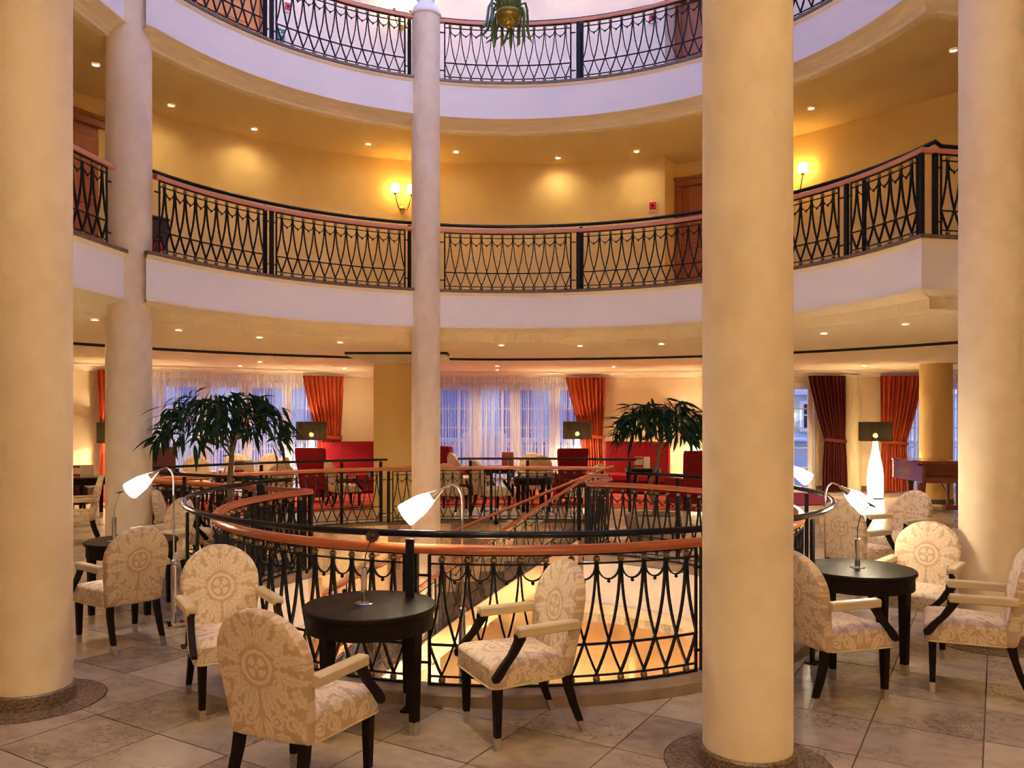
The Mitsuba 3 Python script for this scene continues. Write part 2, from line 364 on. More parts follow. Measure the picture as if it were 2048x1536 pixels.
for ta, tb in ((185, 3), (160, -22), (140, -45)): spot(pol(ta, 2.2, -1.3), pol(tb, 6.4, -.95), 300, WARM, 7, 4.5, 'lower')
for th in (0, -35): spot(pol(th, 3.6, -1.0), pol(th, 3.4, LZ), 80, WARM, 75, 45, 'lower')

# helical stair: descends anticlockwise between R 4.05 and 6.42
KZ = .046
st = struct('stair', None, 'curved stair descending into the well')
for i in range(19):
    ta, tb = 15 - 3.85 * i, 15 - 3.85 * (i + 1) - .3
    z = -.178 * (i + 1)
    n = 4
    P = [pol(t, 4.05) for t in np.linspace(tb, ta, n)] + [pol(t, 6.44) for t in np.linspace(ta, tb, n)]
    part(st, 'tread', S(prism(Polygon(P), z - .20, z), 'm_tread'))
ths = np.linspace(15, -56, 40); zst = -KZ * (15 - ths)
part(st, 'stringer', S(sweep([pol(t, 4.05) for t in ths[::-1]], rectp(.0, .05, -.32, .06), zf=zst[::-1]), 'm_well', 30), label='plaster stringer of the stair')

# ------------------------------------------------------------------ columns
def column(x, y, r, z1, label, base=True, m='m_column'):
    k = thing('column', label, 'column', 'round columns')
    z0 = .10 if base else LZ
    part(k, 'shaft', S(lathe([(r, z0), (r * 1.0, z0 + 2), (r * .985, z1)], 56, (x, y, 0)), m, 60))
    if base:
        part(k, 'plinth', S(lathe([(0, 0), (r + .022, 0), (r + .022, .09), (r + .012, .10), (0, .10)], 56, (x, y, 0)), 'm_granite', 30), label='polished granite plinth ring')
        part(k, 'floor_ring', S(lathe([(r, -.011), (.445, -.011), (.445, .002), (r, .002)], 56, (x, y, 0)), 'm_granite', 30), label='granite disc inlaid in the floor')
    return k
column(*COL[0], 10.4, 'thick cream plaster column at the left edge of the photo, in the foreground')
column(*COL[1], 10.4, 'cream plaster column behind the left reading lamp, at the end of the balcony')
kD = column(*COL[2], 8.08, 'slim cream column rising through the well beside the stair, its top in view', base=False)
part(kD, 'capital', S(lathe([(.222, 8.07), (.245, 8.09), (.245, 8.12), (.225, 8.14), (.20, 8.21), (.13, 8.27), (.12, 8.31), (.14, 8.34), (.14, 8.37), (.10, 8.39), (.10, 10.4), (0, 10.4)], 40, (COL[2][0], COL[2][1], 0)), 'm_fascia', 40), label='moulded cap with a thin post above')
column(*COL[3], 10.4, 'tall cream plaster column in the right foreground, nearest to the camera')
column(*COL[4], 10.4, 'cream plaster column at the right edge behind the turned chair')

# ------------------------------------------------------------------ balconies
RB = 4.53
leftend = [(-9.6, 7.55), (-4.78, 7.95), (-4.66, 8.70), (-4.56, 9.62)]
ringp = [pol(-70.5, RB)] + arc(-70, 82.5, RB)
rightend = [(4.58, 8.84), (9.8, 9.92)]
def inner(): return leftend + [(-4.40, 9.76)] + ringp + rightend[1:]
edge_path = inner()
slab_zone = Polygon(edge_path + [(9.8, 15), (5, 16.8), (-5, 16.8), (-9.6, 15)]).buffer(0)
above = Polygon(edge_path + [(15, 9.95), (15, 20.7), wallpts[-2], wallpts[-3], wallpts[-4], wallpts[-5], wallpts[-6], wallpts[-7], (-13.2, 11), (-13.2, 7.55)]).buffer(0)
segL = leftend; segR = [(-4.33, 9.70)] + ringp + rightend[1:]
def cut_col(g):
    for x, y, r in (COL[1], COL[2]): g = g.difference(Point(x, y).buffer(r - .01))
    return g
def balcony(zl, nice, label, nm):
    """zl: top of the ledge"""
    b = struct(nm, None, label)
    for seg in (segL, segR):
        part(b, 'ledge', S(sweep(seg, rectp(-.35, .075, zl - .045, zl, .008)), 'm_granite', 30), label='thin polished granite ledge')
        part(b, 'bead', S(sweep(seg, [(-.1, zl - .09), (.035, zl - .09), (.06, zl - .06), (.06, zl - .045), (-.1, zl - .045)]), 'm_cream', 30))
        part(b, 'fascia', S(sweep(seg, [(-.12, zl - .57), (.03, zl - .57), (.03, zl - .09), (-.12, zl - .09)]), 'm_fascia', 40))
        a = zl - .57
        if nice:
            pr = [(-.30, a - .16), (-.17, a - .16), (-.17, a - .13), (-.12, a - .105), (-.12, a - .09), (-.05, a - .06), (-.05, a - .045), (.02, a - .03), (.055, a - .015), (.055, a), (-.30, a)]
        else:
            pr = [(-.40, a - .205), (-.20, a - .205), (-.20, a - .085), (.05, a - .025), (.05, a), (-.40, a)]
        part(b, 'moulding', S(sweep(seg, pr), 'm_cream', 25), label='stepped cream moulding')
    return b
Z1, Z2 = 3.87, 7.13
balcony(Z1, False, 'curved white balcony front of the first gallery', 'balcony')
balcony(Z2, True, 'curved white balcony front of the second gallery', 'balcony')
inset = 0.22
def shrunk(poly): return poly.intersection(poly.buffer(-inset).buffer(inset * .2))
ce = struct('ceiling', S(prism(cut_col(above.buffer(-.2)), 3.095, Z1 - .05), 'm_ceiling'))
outer_ring = above.buffer(.05).difference(Point(CX, CY).buffer(8.5, 90)).intersection(sbox(-13.2, 8, 15, 22))
pierbox = sbox(-3.0, 15.1, -1.16, 16.6)
part(ce, 'soffit', S(prism(outer_ring.difference(pierbox), 3.06, 3.096), 'm_ceiling'), label='slightly lower outer soffit')
slot = LineString(arc(-62, 75, 8.5, 1.5)).buffer(.012).difference(pierbox.buffer(.02))
part(ce, 'shadow_gap', S(prism(slot, 3.050, 3.0975), 'm_black'), label='thin black shadow gap')
pf = LineString([(-3.02, 15.5), (-3.02, 15.08), (-1.14, 15.08), (-1.14, 15.5)]).buffer(.012, cap_style=2, join_style=2)
part(ce, 'shadow_gap', S(prism(pf, 3.050, 3.0975), 'm_black'))
# cove along the window wall
wp = [wallpts[0], *wallpts[1:]]
part(ce, 'cove', S(sweep(wp[::1], [(.0, 2.90), (.05, 2.90), (.16, 2.95), (.22, 3.0), (.36, 3.02), (.36, 3.07), (.0, 3.07)]), 'm_cream', 30), label='cream cove along the window wall')
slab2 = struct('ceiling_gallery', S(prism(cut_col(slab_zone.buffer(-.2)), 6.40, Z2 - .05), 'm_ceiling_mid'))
slab3 = struct('ceiling_top', S(prism(cut_col(slab_zone.buffer(-.02)), 10.2, 10.4), 'm_wall_pale'))
# gallery walls
wl = [(-80, 7.2), (-66, 6.80), (-54, 6.50), (-40, 6.4), (-25, 6.34), (-10, 6.3), (5, 6.3), (24.8, 6.46)]
wallA = []
for (t0, r0), (t1, r1) in zip(wl[:-1], wl[1:]):
    for t in np.linspace(t0, t1, 7)[:-1]: wallA.append(pol(t, r0 + (r1 - r0) * (t - t0) / (t1 - t0)))
wallA.append(pol(24.8, 6.46)); wallA.append(pol(25.4, 6.95))
wallA += [pol(t, 6.95) for t in np.linspace(27, 40, 7)] + [pol(40.5, 6.62), (4.56, 13.15), (5.4, 12.2), (6.24, 11.28), (6.95, 12.1), (9.8, 11.2)]
struct('wall_gallery', S(sweep(wallA, rectp(-.15, 0, Z1 - .1, 6.42)), 'm_wall_mustard', 25))
struct('wall_top', S(sweep(wallA, rectp(-.15, 0, Z2 - .1, 10.3)), 'm_wall_pale', 25))
for i, (zz, m_) in enumerate(((Z1, 'm_tile_3'), (Z2, 'm_tile_3'))):
    struct('floor_gallery', S(prism(cut_col(slab_zone.buffer(-.05)), zz - .06, zz - .02), m_))
# lobby shell behind and beside the camera, roof with the round skylight over the rotunda
struct('wall_left', S(bx((-13.3, 4, 5.0), (.2, 16.5, 10.8)), 'm_wall_lounge'))
struct('wall_right', S(bx((15.1, 8.3, 5.0), (.2, 25, 10.8)), 'm_wall_lounge'))
struct('wall_front', S(bx((.9, -4.1, 5.0), (28.6, .2, 10.8)), 'm_wall_lounge'))
roof = Polygon([(-13.3, -4.1), (15.1, -4.1), (15.1, 21), (-13.3, 21)]).difference(Point(CX, CY).buffer(4.7, 64)).difference(slab_zone)
struct('ceiling_lobby', S(prism(roof, 10.4, 10.6), 'm_ceiling'))
sk = struct('skylight', None, 'steel ring and bars of the round skylight')
part(sk, 'ring_beam', S(sweep(arc(0, 356, 4.7, 4), rectp(-.1, .08, 10.35, 10.62), closed=True), 'm_white_frame', 30))
for k in range(8):
    a = pol(k * 45, 4.7); part(sk, 'bar', S(tube([(a[0], a[1], 10.55), (CX, CY, 11.1)], 1, flat=(.03, .05)), 'm_white_frame'))
struct('wall_side_left', S(bx((-9.75, 11.8, 7.0), (.15, 8.6, 6.8)), 'm_wall_mustard'))
struct('wall_side_right', S(bx((9.9, 13, 7.0), (.15, 6.4, 6.8)), 'm_wall_mustard'))
# ------------------------------------------------------------------ window wall of the lounge and what lies outside
def frame_of(p0, p1):
    p0, p1 = np.array(p0, float), np.array(p1, float); L = np.linalg.norm(p1 - p0); d = (p1 - p0) / L
    m = np.eye(4); m[:2, 0] = d; m[:2, 1] = (-d[1], d[0]); m[:2, 3] = p0
    return T(m), L
def seg_wall(pts, z0, z1): return sweep(pts, rectp(-.22, 0, z0, z1))
Q = [np.array(p) for p in wallpts]
yR = 20.655
W3a, W3b, W4a, W4b = (5.75, yR), (7.80, yR), (9.75, yR), (12.75, yR)
wb = struct('wall_back', S(cat([seg_wall([Q[0], Q[1], Q[2]], 0, 3.1), seg_wall([Q[3], Q[4]], 0, 3.1), seg_wall([Q[5], Q[6], W3a], 0, 3.1), seg_wall([W3b, W4a], 0, 3.1), seg_wall([W4b, (15, yR)], 0, 3.1),
                                seg_wall([Q[2], Q[3]], 2.76, 3.1), seg_wall([Q[4], Q[5]], 2.76, 3.1), seg_wall([W3a, W3b], 2.76, 3.1), seg_wall([W4a, W4b], 2.76, 3.1)]), 'm_wall_lounge'))
for a in ([Q[1], Q[2]], [Q[3], Q[4]], [Q[5], Q[6], W3a], [W3b, W4a]):
    struct('baseboard_back', S(sweep(a, rectp(0, .025, 0, .14, .004)), 'm_granite', 30))
def window(p0, p1, leaves, rows, zt=2.70, sill=.12, cols=1):
    tw, L = frame_of(p0, p1); k = numbered('window'); k = struct(f'window_{used["window"]}', None); used['at:' + k] = tw
    part(k, 'frame', S(cat([bx((L / 2, .08, zt + .03), (L, .14, .06), .01), bx((.03, .08, zt / 2), (.06, .14, zt), .01), bx((L - .03, .08, zt / 2), (.06, .14, zt), .01)]), 'm_white_frame'))
    w = (L - .12) / leaves; st = .13
    hh = (zt - sill - .10) / rows
    for i in range(leaves):
        x0 = .06 + i * w; xa, xb = x0 + st, x0 + w - st
        lf = part(k, 'leaf', S(cat([bx((x0 + st / 2, .08, zt / 2), (st - .006, .07, zt - .01), .008), bx((x0 + w - st / 2, .08, zt / 2), (st - .006, .07, zt - .01), .008),
                                    bx(((xa + xb) / 2, .08, zt - .055), (xb - xa, .06, .10)), bx(((xa + xb) / 2, .08, sill / 2), (xb - xa, .06, sill))]), 'm_white_frame'))
        for r in range(1, rows):
            part(lf, 'glazing_bar', S(bx(((xa + xb) / 2, .08, sill + r * hh), (xb - xa, .045, .028), .004), 'm_white_frame'))
        for c in range(1, cols):
            part(lf, 'glazing_bar', S(bx((xa + (xb - xa) * c / cols, .08, (sill + zt - .1) / 2), (.028, .045, zt - .1 - sill), .004), 'm_white_frame'))
        cw = (xb - xa) / cols
        for r in range(rows):
            for c in range(cols):
                g = M([[xa + c * cw, .08, sill + r * hh], [xa + (c + 1) * cw, .08, sill + r * hh], [xa + (c + 1) * cw, .08, sill + (r + 1) * hh], [xa + c * cw, .08, sill + (r + 1) * hh]], [[0, 1, 2, 3]])
                part(lf, 'pane', S(g, 'm_pane'))
    return tw, L
w1, L1 = window(Q[2], Q[3], 5, 5)
w2, L2 = window(Q[4], Q[5], 5, 5)
w3, L3 = window(W3a, W3b, 2, 5, cols=2, sill=.10)
w4, L4 = window(W4a, W4b, 3, 5, cols=1)
def sheer(tw, s0, s1, label):
    """gathered voile: narrow pleats with open valleys between them, joined under a closed heading"""
    r = np.random.default_rng(int(s1 * 100)); zs = np.array([.03, .6, 1.2, 1.8, 2.4, 2.80]); ms = []
    s = s0
    while s < s1:
        w = r.uniform(.012, .034) * (1 + .8 * (r.uniform() > .86)); q = np.linspace(-1, 1, 5); d = r.uniform(-.03, .03); lean = r.uniform(-.02, .02)
        P = np.stack([np.stack([s + w / 2 * q + lean * (1 - z / 2.8) + .004 * np.sin(5 * z + s * 9), -.17 + d + .022 * (1 - q * q), np.full(5, z)], -1) for z in zs])
        ms.append(grid(P)); s += w * .6 + r.uniform(.010, .052)
    n = int((s1 - s0) / .02); x = np.linspace(s0, s1, n)
    ms.append(grid(np.stack([np.stack([x, -.17 + .02 * np.sin(x * 75), np.full(n, z)], -1) for z in (2.79, 2.86, 2.93)])))
    solo('sheer_curtain', label, 'curtain', S(cat(ms), 'm_sheer', True), 'sheer curtains', tw=tw)
sheer(w1, .1, L1 - .35, 'long white translucent sheer curtain across the left lounge window')
sheer(w2, .1, L2 - .35, 'long white translucent sheer curtain across the middle lounge window')
sheer(w4, .1, L4 - .1, 'translucent sheer curtain across the window behind the grand piano')
def drape(tw, top, tie, bot, label, m='m_drape', zt=1.38, folds=9, o=-.30):
    zs = np.concatenate([np.linspace(2.92, zt + .06, 16), np.linspace(zt + .03, zt - .05, 4), np.linspace(zt - .12, .03, 12)])
    u = np.linspace(0, 1, 130); rows = []
    for z in zs:
        if z >= zt:
            q = (2.92 - z) / (2.92 - zt); e = q ** 1.15
            l, r = top[0] + (tie[0] - top[0]) * e, top[1] + (tie[1] - top[1]) * e
        else:
            q = (zt - z) / zt; e = 1 - (1 - q) ** 2.2
            l, r = tie[0] + (bot[0] - tie[0]) * e, tie[1] + (bot[1] - tie[1]) * e
        amp = .07 * min(1, .35 + 1.2 * abs(z - zt))
        rows.append(np.stack([l + (r - l) * u, o + amp * np.sin(2 * math.pi * folds * u + .4 * np.sin(9 * u)) + .02 * np.sin(23 * u), np.full(len(u), z)], -1))
    P = np.array(rows)
    uv = np.stack([np.tile(u, len(zs)), np.repeat(zs, len(u))], -1)
    k = thing('drape', label, 'curtain', 'tied back drapes'); d = S(grid(P), m, True, uv=uv); used['at:' + k] = tw
    part(k, 'cloth', d)
    cx, hw = (tie[0] + tie[1]) / 2, (tie[1] - tie[0]) / 2 + .03
    part(k, 'tieback', S(tube([(cx + hw * math.cos(t), o + .085 * math.sin(t), zt - .03 * math.cos(t)) for t in np.linspace(0, 2 * math.pi, 25)], 1, flat=(.008, .04)), m, 30))
    part(k, 'holdback', S(trimesh.creation.icosphere(2, .035).apply_translation((tie[1] + .10, -.06, zt + .02)), 'm_brass', True), label='round brass holdback knob')
drape(w1, (L1 - .78, L1 + .28), (L1 - .42, L1 + .20), (L1 - .38, L1 + .24), 'orange red drape tied back at the right of the left lounge window')
drape(w2, (L2 - .85, L2 + .20), (L2 - .45, L2 + .12), (L2 - .42, L2 + .16), 'orange red drape tied back at the right of the middle lounge window')
tB, LB = frame_of(Q[1], Q[2])
drape(tB, (LB - .35, LB + .35), (LB - .28, LB + .2), (LB - .3, LB + .3), 'orange red drape at the far left beside the dark red chair', folds=7)
t6, L6 = frame_of(Q[5], Q[6])
drape(t6, (L6 - .02, L6 + .6), (L6 + .05, L6 + .5), (L6 - .02, L6 + .5), 'orange red drape at the right end of the lounge wall behind the near column', folds=7)
drape(w3, (L3 - .30, L3 + .62), (L3 + .10, L3 + .62), (L3 + .05, L3 + .66), 'dark red drape tied back beside the window with the blue house view', 'm_drape_dark', zt=1.30)
drape(w4, (-.45, .62), (-.42, .20), (-.45, .22), 'red brown drape tied back behind the bottle lamp near the piano', 'm_drape', zt=1.25)
struct('trim_2', S(lathe([(.19, 0), (.19, 2.94)], 32, (8.72, 20.62, 0)), 'm_wall_lounge', 40), label='rounded end of the wall between the two right windows')
column(9.42, 17.95, .335, 3.06, 'round ochre column standing behind the grand piano', m='m_wall_mustard')

terr = struct('terrace', S(prism(Polygon([(-16, 19)] + [pol(t, 13.75) for t in np.linspace(-42, 22, 20)] + [(16, 20.95), (16, 40), (-16, 40)]), -.2, -.05), 'm_terrace'))
bal = thing('terrace_balustrade', 'white balustrade outside on the terrace, seen through the sheer curtains', 'balustrade')
ba = arc(-44, 20, 15.4, 2)
part(bal, 'top_rail', S(sweep(ba, rectp(-.10, .10, 1.16, 1.28, .02)), 'm_white_outside', 30))
part(bal, 'bottom_rail', S(sweep(ba, rectp(-.10, .10, -.05, .14, .02)), 'm_white_outside', 30))
pk = S(lathe([(.045, .12), (.06, .2), (.075, .38), (.05, .7), (.04, .95), (.06, 1.08), (.06, 1.17)], 10), 'm_white_outside', True)
for t in np.arange(-43.5, 20, .9):
    x, y = pol(t, 15.4); part(bal, 'picket', pk, tw=place(x, y))
for t, w in ((-2.6, 1.2), (-33, 1.2)):
    x, y = pol(t, 15.3); part(bal, 'pier', S(cat([bx((0, 0, .68), (w, .5, 1.46), .03), lathe([(w * .48, 1.40), (w * .4, 1.5), (0, 1.54)], 20).apply_scale((1, .45, 1)), bx((0, 0, 1.36), (w + .1, .56, .08), .02)]), 'm_white_outside', 30), tw=place(x, y, 0, t))
hs = thing('house', 'dark blue grey house across the terrace behind the balustrade', 'building')
part(hs, 'wall', S(bx((-3.5, 33, 3), (24, .4, 7)), 'm_facade_dark'))
for i in range(9): part(hs, 'window_shutter', S(bx((-14 + i * 2.6, 32.76, 2.1), (1.2, .1, 2.2), .02), 'm_facade'))
h2 = thing('house', 'pale blue house with a small dark window outside the right window', 'building')
part(h2, 'wall', S(bx((11.5, 28.3, 3), (9, .4, 7)), 'm_facade'))
part(h2, 'cornice', S(bx((11.5, 28.0, 2.72), (9, .3, .16), .03), 'm_white_outside'))
part(h2, 'string_course', S(bx((11.5, 28.02, 1.10), (9, .3, .12), .03), 'm_white_outside'))
for x in (9.1, 10.55, 12.6):
    f = part(h2, 'window', S(cat([bx((x, 28.05, 1.42), (1.0, .12, .10), .01), bx((x, 28.05, 2.38), (1.0, .12, .12), .01), bx((x - .45, 28.05, 1.9), (.10, .12, .9), .01), bx((x + .45, 28.05, 1.9), (.10, .12, .9), .01), bx((x, 28.07, 1.9), (.04, .06, .86)), bx((x, 28.07, 1.95), (.8, .06, .04))]), 'm_white_outside'))
    part(f, 'glass', S(bx((x, 28.09, 1.9), (.82, .03, .86)), 'm_black'))
ol = thing('wall_lamp_outside', 'small lit lamp on the wall of the pale blue house', 'lamp')
part(ol, 'bracket', S(bx((9.80, 28.05, 2.0), (.06, .16, .06), .01), 'm_black'))
part(ol, 'globe', S(trimesh.creation.icosphere(2, .07).apply_translation((9.80, 27.93, 1.95)), 'm_white_glass', True), emitter=emit((6, 5, 3.5), .05))

# pier of the lounge with its bracketed head
pr = thing('pier', 'square ochre pier with a flared head, standing behind the far railing', 'column')
part(pr, 'shaft', S(bx((-2.09, 15.75, 1.5), (.90, .86, 3.0), .012), 'm_wall_mustard'))
part(pr, 'head', S(trimesh.convex.convex_hull(np.array([(-2.09 + sx * a, 15.75 + sy * b, z) for sx in (-1, 1) for sy in (-1, 1) for a, b, z in ((.47, .45, 2.90), (.90, .68, 3.02), (.90, .68, 3.07))])), 'm_cream'))

# ------------------------------------------------------------------ wrought iron railings
cache = {}
def mp(R, s, n, z, k=0.0):
    if R is None: return (s, n, z)
    a = s / R
    return ((R + n) * math.sin(a), (R + n) * math.cos(a), z + k * math.degrees(a))
ZT, ZB, ZM = .820, .06, .273
def bars(R, sp, k, which):
    ms = []
    uu = np.linspace(0, 1, 13); um = (ZT - ZM) / (ZT - ZB)
    for sg in (-1, 1):
        clip = (which == 'first' and sg < 0) or (which == 'last' and sg > 0)
        u = np.linspace(0, um, 9) if clip else uu
        off = sp * u ** 2.1
        pts = [mp(R, sg * (o + .006), 0, ZT + .01 - (ZT + .01 - ZB) * q, k) for o, q in zip(off, u)]
        ms.append(tube(pts, 1, flat=(.0065, .011, (0, 1, 0))))
        if clip:
            q = np.linspace(um, 1, 5)
            pts = [mp(R, sg * sp * (1 - v ** 2.1), 0, ZT - (ZT - ZB) * v, k) for v in q]
            ms.append(tube(pts, 1, flat=(.0065, .011, (0, 1, 0))))
    ms.append(tube([mp(R, 0, 0, ZT + .03, k), mp(R, 0, 0, ZT - .06, k)], 1, flat=(.011, .011)))
    return cat(ms)
def kit(R, sp, k):
    key = (R, round(sp, 4), k)
    if key not in cache:
        c = {w: S(bars(R, sp, k, w), 'm_iron') for w in ('mid', 'first', 'last')}
        c['top'] = S(trimesh.creation.icosphere(2, .0245).apply_translation(mp(R, 0, 0, .850, k)), 'm_bronze', True)
        c['bot'] = S(trimesh.creation.icosphere(2, .0245).apply_translation(mp(R, 0, 0, .035, k)), 'm_bronze', True)
        sw = [mp(R, -sp / 2 * math.cos(a) * .90, 0, ZT - .015 - .095 * math.sin(a), k) for a in np.linspace(0, math.pi, 11)]
        c['swag'] = S(cat([tube(sw, 1, flat=(.0045, .009, (0, 1, 0))), trimesh.creation.icosphere(1, .0125).apply_translation(mp(R, 0, 0, ZT - .125, k))]), 'm_iron', 40)
        cache[key] = c
    return cache[key]
def section(label, R, t0, t1, zb, n=None, k=0.0, p0=None, p1=None, group=None, post0=True, post1=False, clips=True):
    """railing panel: arc of radius R from t0 to t1 degrees about the rotunda's axis, or straight from p0 to p1"""
    key = thing('railing_panel', label, 'railing', group or 'wrought iron railing panels')
    if R is None:
        p0, p1 = np.array(p0, float), np.array(p1, float); Ls = np.linalg.norm(p1 - p0); d = (p1 - p0) / Ls
        def at(s):
            m = np.eye(4); m[:2, 0] = d; m[:2, 1] = (-d[1], d[0]); m[:2, 3] = p0 + d * s; m[2, 3] = zb; return T(m)
        org = at(0.0)
    else:
        Ls = math.radians(t1 - t0) * R
        def at(s):
            th = t0 + math.degrees(s / R); return T().translate([CX, CY, zb + k * (th - 15.0)]).rotate([0, 0, 1], -th)
        org = at(0.0)
    gap = .075 if clips else .02
    n = n or max(1, round((Ls - 2 * gap) / .168)); sp = (Ls - 2 * gap) / n
    K = kit(R, sp, k)
    for i in range(n):
        tw = at(gap + (i + .5) * sp)
        part(key, 'baluster', K['first' if i == 0 else 'last' if i == n - 1 else 'mid'], tw=tw)
        part(key, 'finial', K['top'], tw=tw); part(key, 'finial', K['bot'], tw=tw)
        if i: part(key, 'swag', K['swag'], tw=at(gap + i * sp))
    ss = np.linspace(gap, Ls - gap, max(3, int(Ls / .12)))
    for z, a, b in ((.884, .012, .006), (ZT, .009, .005), (ZM, .009, .007), (ZB, .009, .005), (.008, .010, .006)):
        part(key, 'rail_bar', S(tube([mp(R, s, 0, z, k) for s in ss], 1, flat=(a, b)), 'm_iron'), tw=org)
    for s in (gap, Ls - gap):
        part(key, 'end_bar', S(tube([mp(R, s, 0, .0, k), mp(R, s, 0, .88, k)], 1, flat=(.007, .010)), 'm_iron'), tw=org)
        if clips:
            for z in (.74, .15):
                q = (0, .075 + .012) if s < Ls / 2 else (Ls - .087, Ls)
                part(key, 'clip', S(tube([mp(R, q[0], 0, z, k), mp(R, q[1], 0, z, k)], 1, flat=(.010, .007)), 'm_iron'), tw=org)
    for on, s in ((post0, 0.0), (post1, Ls)):
        if on: part(key, 'post', S(bx(mp(R, s, 0, .44, k), (.05, .05, .90), .004), 'm_iron'), tw=org)
    return key
def handrail(label, path, z, zf=None, w=.036, m='m_rail_wood'):
    solo('handrail', label, 'handrail', S(sweep(path, [(-w, z + .891), (w, z + .891), (w + .004, z + .91), (w, z + .935), (w * .55, z + .950), (-w * .55, z + .950), (-w, z + .935), (-w - .004, z + .91)], zf=zf), m, 40))
def lean(label, path, z, r, feet, floor_z, off=None):
    k = thing('lean_rail', label, 'handrail', 'black lean rails')
    part(k, 'tube', S(tube([(x, y, z) for x, y in path], r, 12), 'm_black_tube', True))
    for x, y, hd in feet:
        part(k, 'post', S(bx((0, 0, (z + floor_z) / 2 - r), (.055, .022, z - floor_z - r), .003), 'm_iron'), tw=place(x, y, 0, hd))
        part(k, 'foot_plate', S(bx((0, 0, floor_z + .006), (.11, .09, .012), .003), 'm_iron'), tw=place(x, y, 0, hd))
nth = ['first', 'second', 'third', 'fourth', 'fifth', 'sixth', 'seventh', 'eighth']
for zl, fl in ((Z1 - .05, 'first'), (Z2 - .05, 'second')):
    spans = [(-70, -47.4), (-46.8, -19.6), (-13.6, 13.3), (13.8, 42), (42.6, 66.2), (66.8, 82.3)]
    for i, (a, b) in enumerate(spans):
        section(f'black iron railing panel of the {fl} gallery, ' + ['right of the left column', 'left of the slim column', 'right of the slim column, across the middle', 'partly behind the near right column', 'just right of the near right column', 'at the right corner of the gallery'][i],
                RB, a, b, zl + .05, post0=i not in (0, 2), post1=i == 5)
    section(f'black iron railing panel of the {fl} gallery, left of the column beside the left lamp', None, 0, 0, zl + .05, p0=(-4.80, 7.9), p1=(-4.60, 9.42))
    section(f'black iron railing panel of the {fl} gallery running straight off behind the right edge column', None, 0, 0, zl + .05, p0=(4.64, 8.86), p1=(6.74, 9.30), post1=True)
    section(f'black iron railing panel of the {fl} gallery at the far right past the edge column', None, 0, 0, zl + .05, p0=(6.8, 9.31), p1=(8.9, 9.75), post0=False, post1=True)
    handrail(f'red brown wooden handrail of the {fl} gallery', [pol(-70, RB)] + arc(-69, 82.5, RB) + [(9.6, 9.88)], zl + .05, m='m_rail_gallery')
    handrail(f'short red brown handrail of the {fl} gallery left of the column', [(-4.82, 7.6), (-4.59, 9.45)], zl + .05, m='m_rail_gallery')
    lp = arc(-69.5, 81, RB + .24) + [(4.86, 9.15), (9.5, 10.12)]
    lean(f'black lean rail behind the handrail of the {fl} gallery', lp, zl + 1.115, .025, [(*pol(t, RB + .24), t) for t in (-46.3, -19, 13.9, 42.6, 67.4)], zl + .02)
section('black iron railing panel of the first gallery at the left photo edge', None, 0, 0, Z1, p0=(-6.9, 7.75), p1=(-4.86, 7.9), post0=False)

WZ = .085
wsp = [(22.5, 62), (62.6, 105.8), (106.4, 149.3), (149.9, 192.6), (193.2, 236.2), (236.8, 279.8), (280.4, 302)]
wl_ = ['at the stair head, seen end on', 'behind the near right column', 'between the front table and the near right column', 'behind the front table with the dark flower', 'left of the front table, behind the pale chair', 'at the left bend of the rail', 'on the far left side next to the stair']
for i, (a, b) in enumerate(wsp): section('black iron railing panel of the well ' + wl_[i], RW + .07, a, b, WZ, post1=i == 6)
handrail('orange brown wooden handrail curving round the well', arc(22, 302.3, RW + .07), WZ)
lean('polished black lean rail looping round the front of the well', arc(31, 301, RW + .34), 1.145, .023, [(*pol(t, RW + .34), t) for t in (45, 88, 130, 192, 240, 265, 292)], 0.0)
section('black iron railing panel along the left side of the stair opening', None, 0, 0, .05, p0=pol(302.5, 2.95), p1=pol(302.5, 6.36), post1=True)
handrail('orange brown handrail along the left side of the stair opening', [pol(302.5, 2.82), pol(302.5, 6.42)], .05 + .03)
x0, y0 = pol(300.6, 3.05); x1, y1 = pol(300.9, 6.5)
lean('black lean rail along the left side of the stair opening', [(x0, y0), (x1, y1)], 1.13, .02, [(*pol(300.7, R), 30) for R in (3.6, 5.0, 6.2)], 0.0)
fsp = [(-57, -38.5), (-38.1, -19.6), (-19.2, -3.2), (-2.8, 15)]
for i, (a, b) in enumerate(fsp): section('black iron railing panel on the far stair edge, ' + ['at the left corner', 'left of the pier', 'in front of the pier', 'right of the slim column'][i], RF - .05, a, b, .05, post1=i == 3)
handrail('orange brown handrail along the far edge of the stair opening', arc(-57.5, 17, RF - .05), .06)
lean('black lean rail on the lounge side of the far handrail, left of the pier', arc(-57, -19, RF + .2), 1.13, .02, [(*pol(t, RF + .2), t) for t in (-50, -38, -26, -20)], 0.0)
lean('black lean rail on the lounge side of the far handrail, right of the pier', arc(-8, 20, RF + .2), 1.13, .02, [(*pol(t, RF + .2), t) for t in (-6, 3, 19)], 0.0)
section('short black iron railing panel beside the stair head', None, 0, 0, .05, p0=pol(21.5, 2.86), p1=pol(21.5, 4.08))
handrail('short orange brown handrail linking the well to the stair head', [pol(21.5, 2.8), pol(21.5, 4.1)], .06)
for a, b in ((-14.5, 15.0), (-44, -14.5)):
    section('black iron railing panel sloping down with the stair, ' + ('upper' if b > 0 else 'lower') + ' one', 4.08, a, b, .02, k=KZ, post1=b > 0)
tt = np.concatenate([[21.4, 17.2], np.linspace(16.8, -46, 46)])
handrail('orange brown handrail sloping down the inner side of the stair', [pol(t, 4.08) for t in tt[::-1]], .10, zf=np.minimum(0, KZ * (tt[::-1] - 17.2)))
wr = thing('wall_handrail', 'red brown handrail fixed to the outer wall of the stair', 'handrail')
tw_ = np.linspace(17, -50, 46)
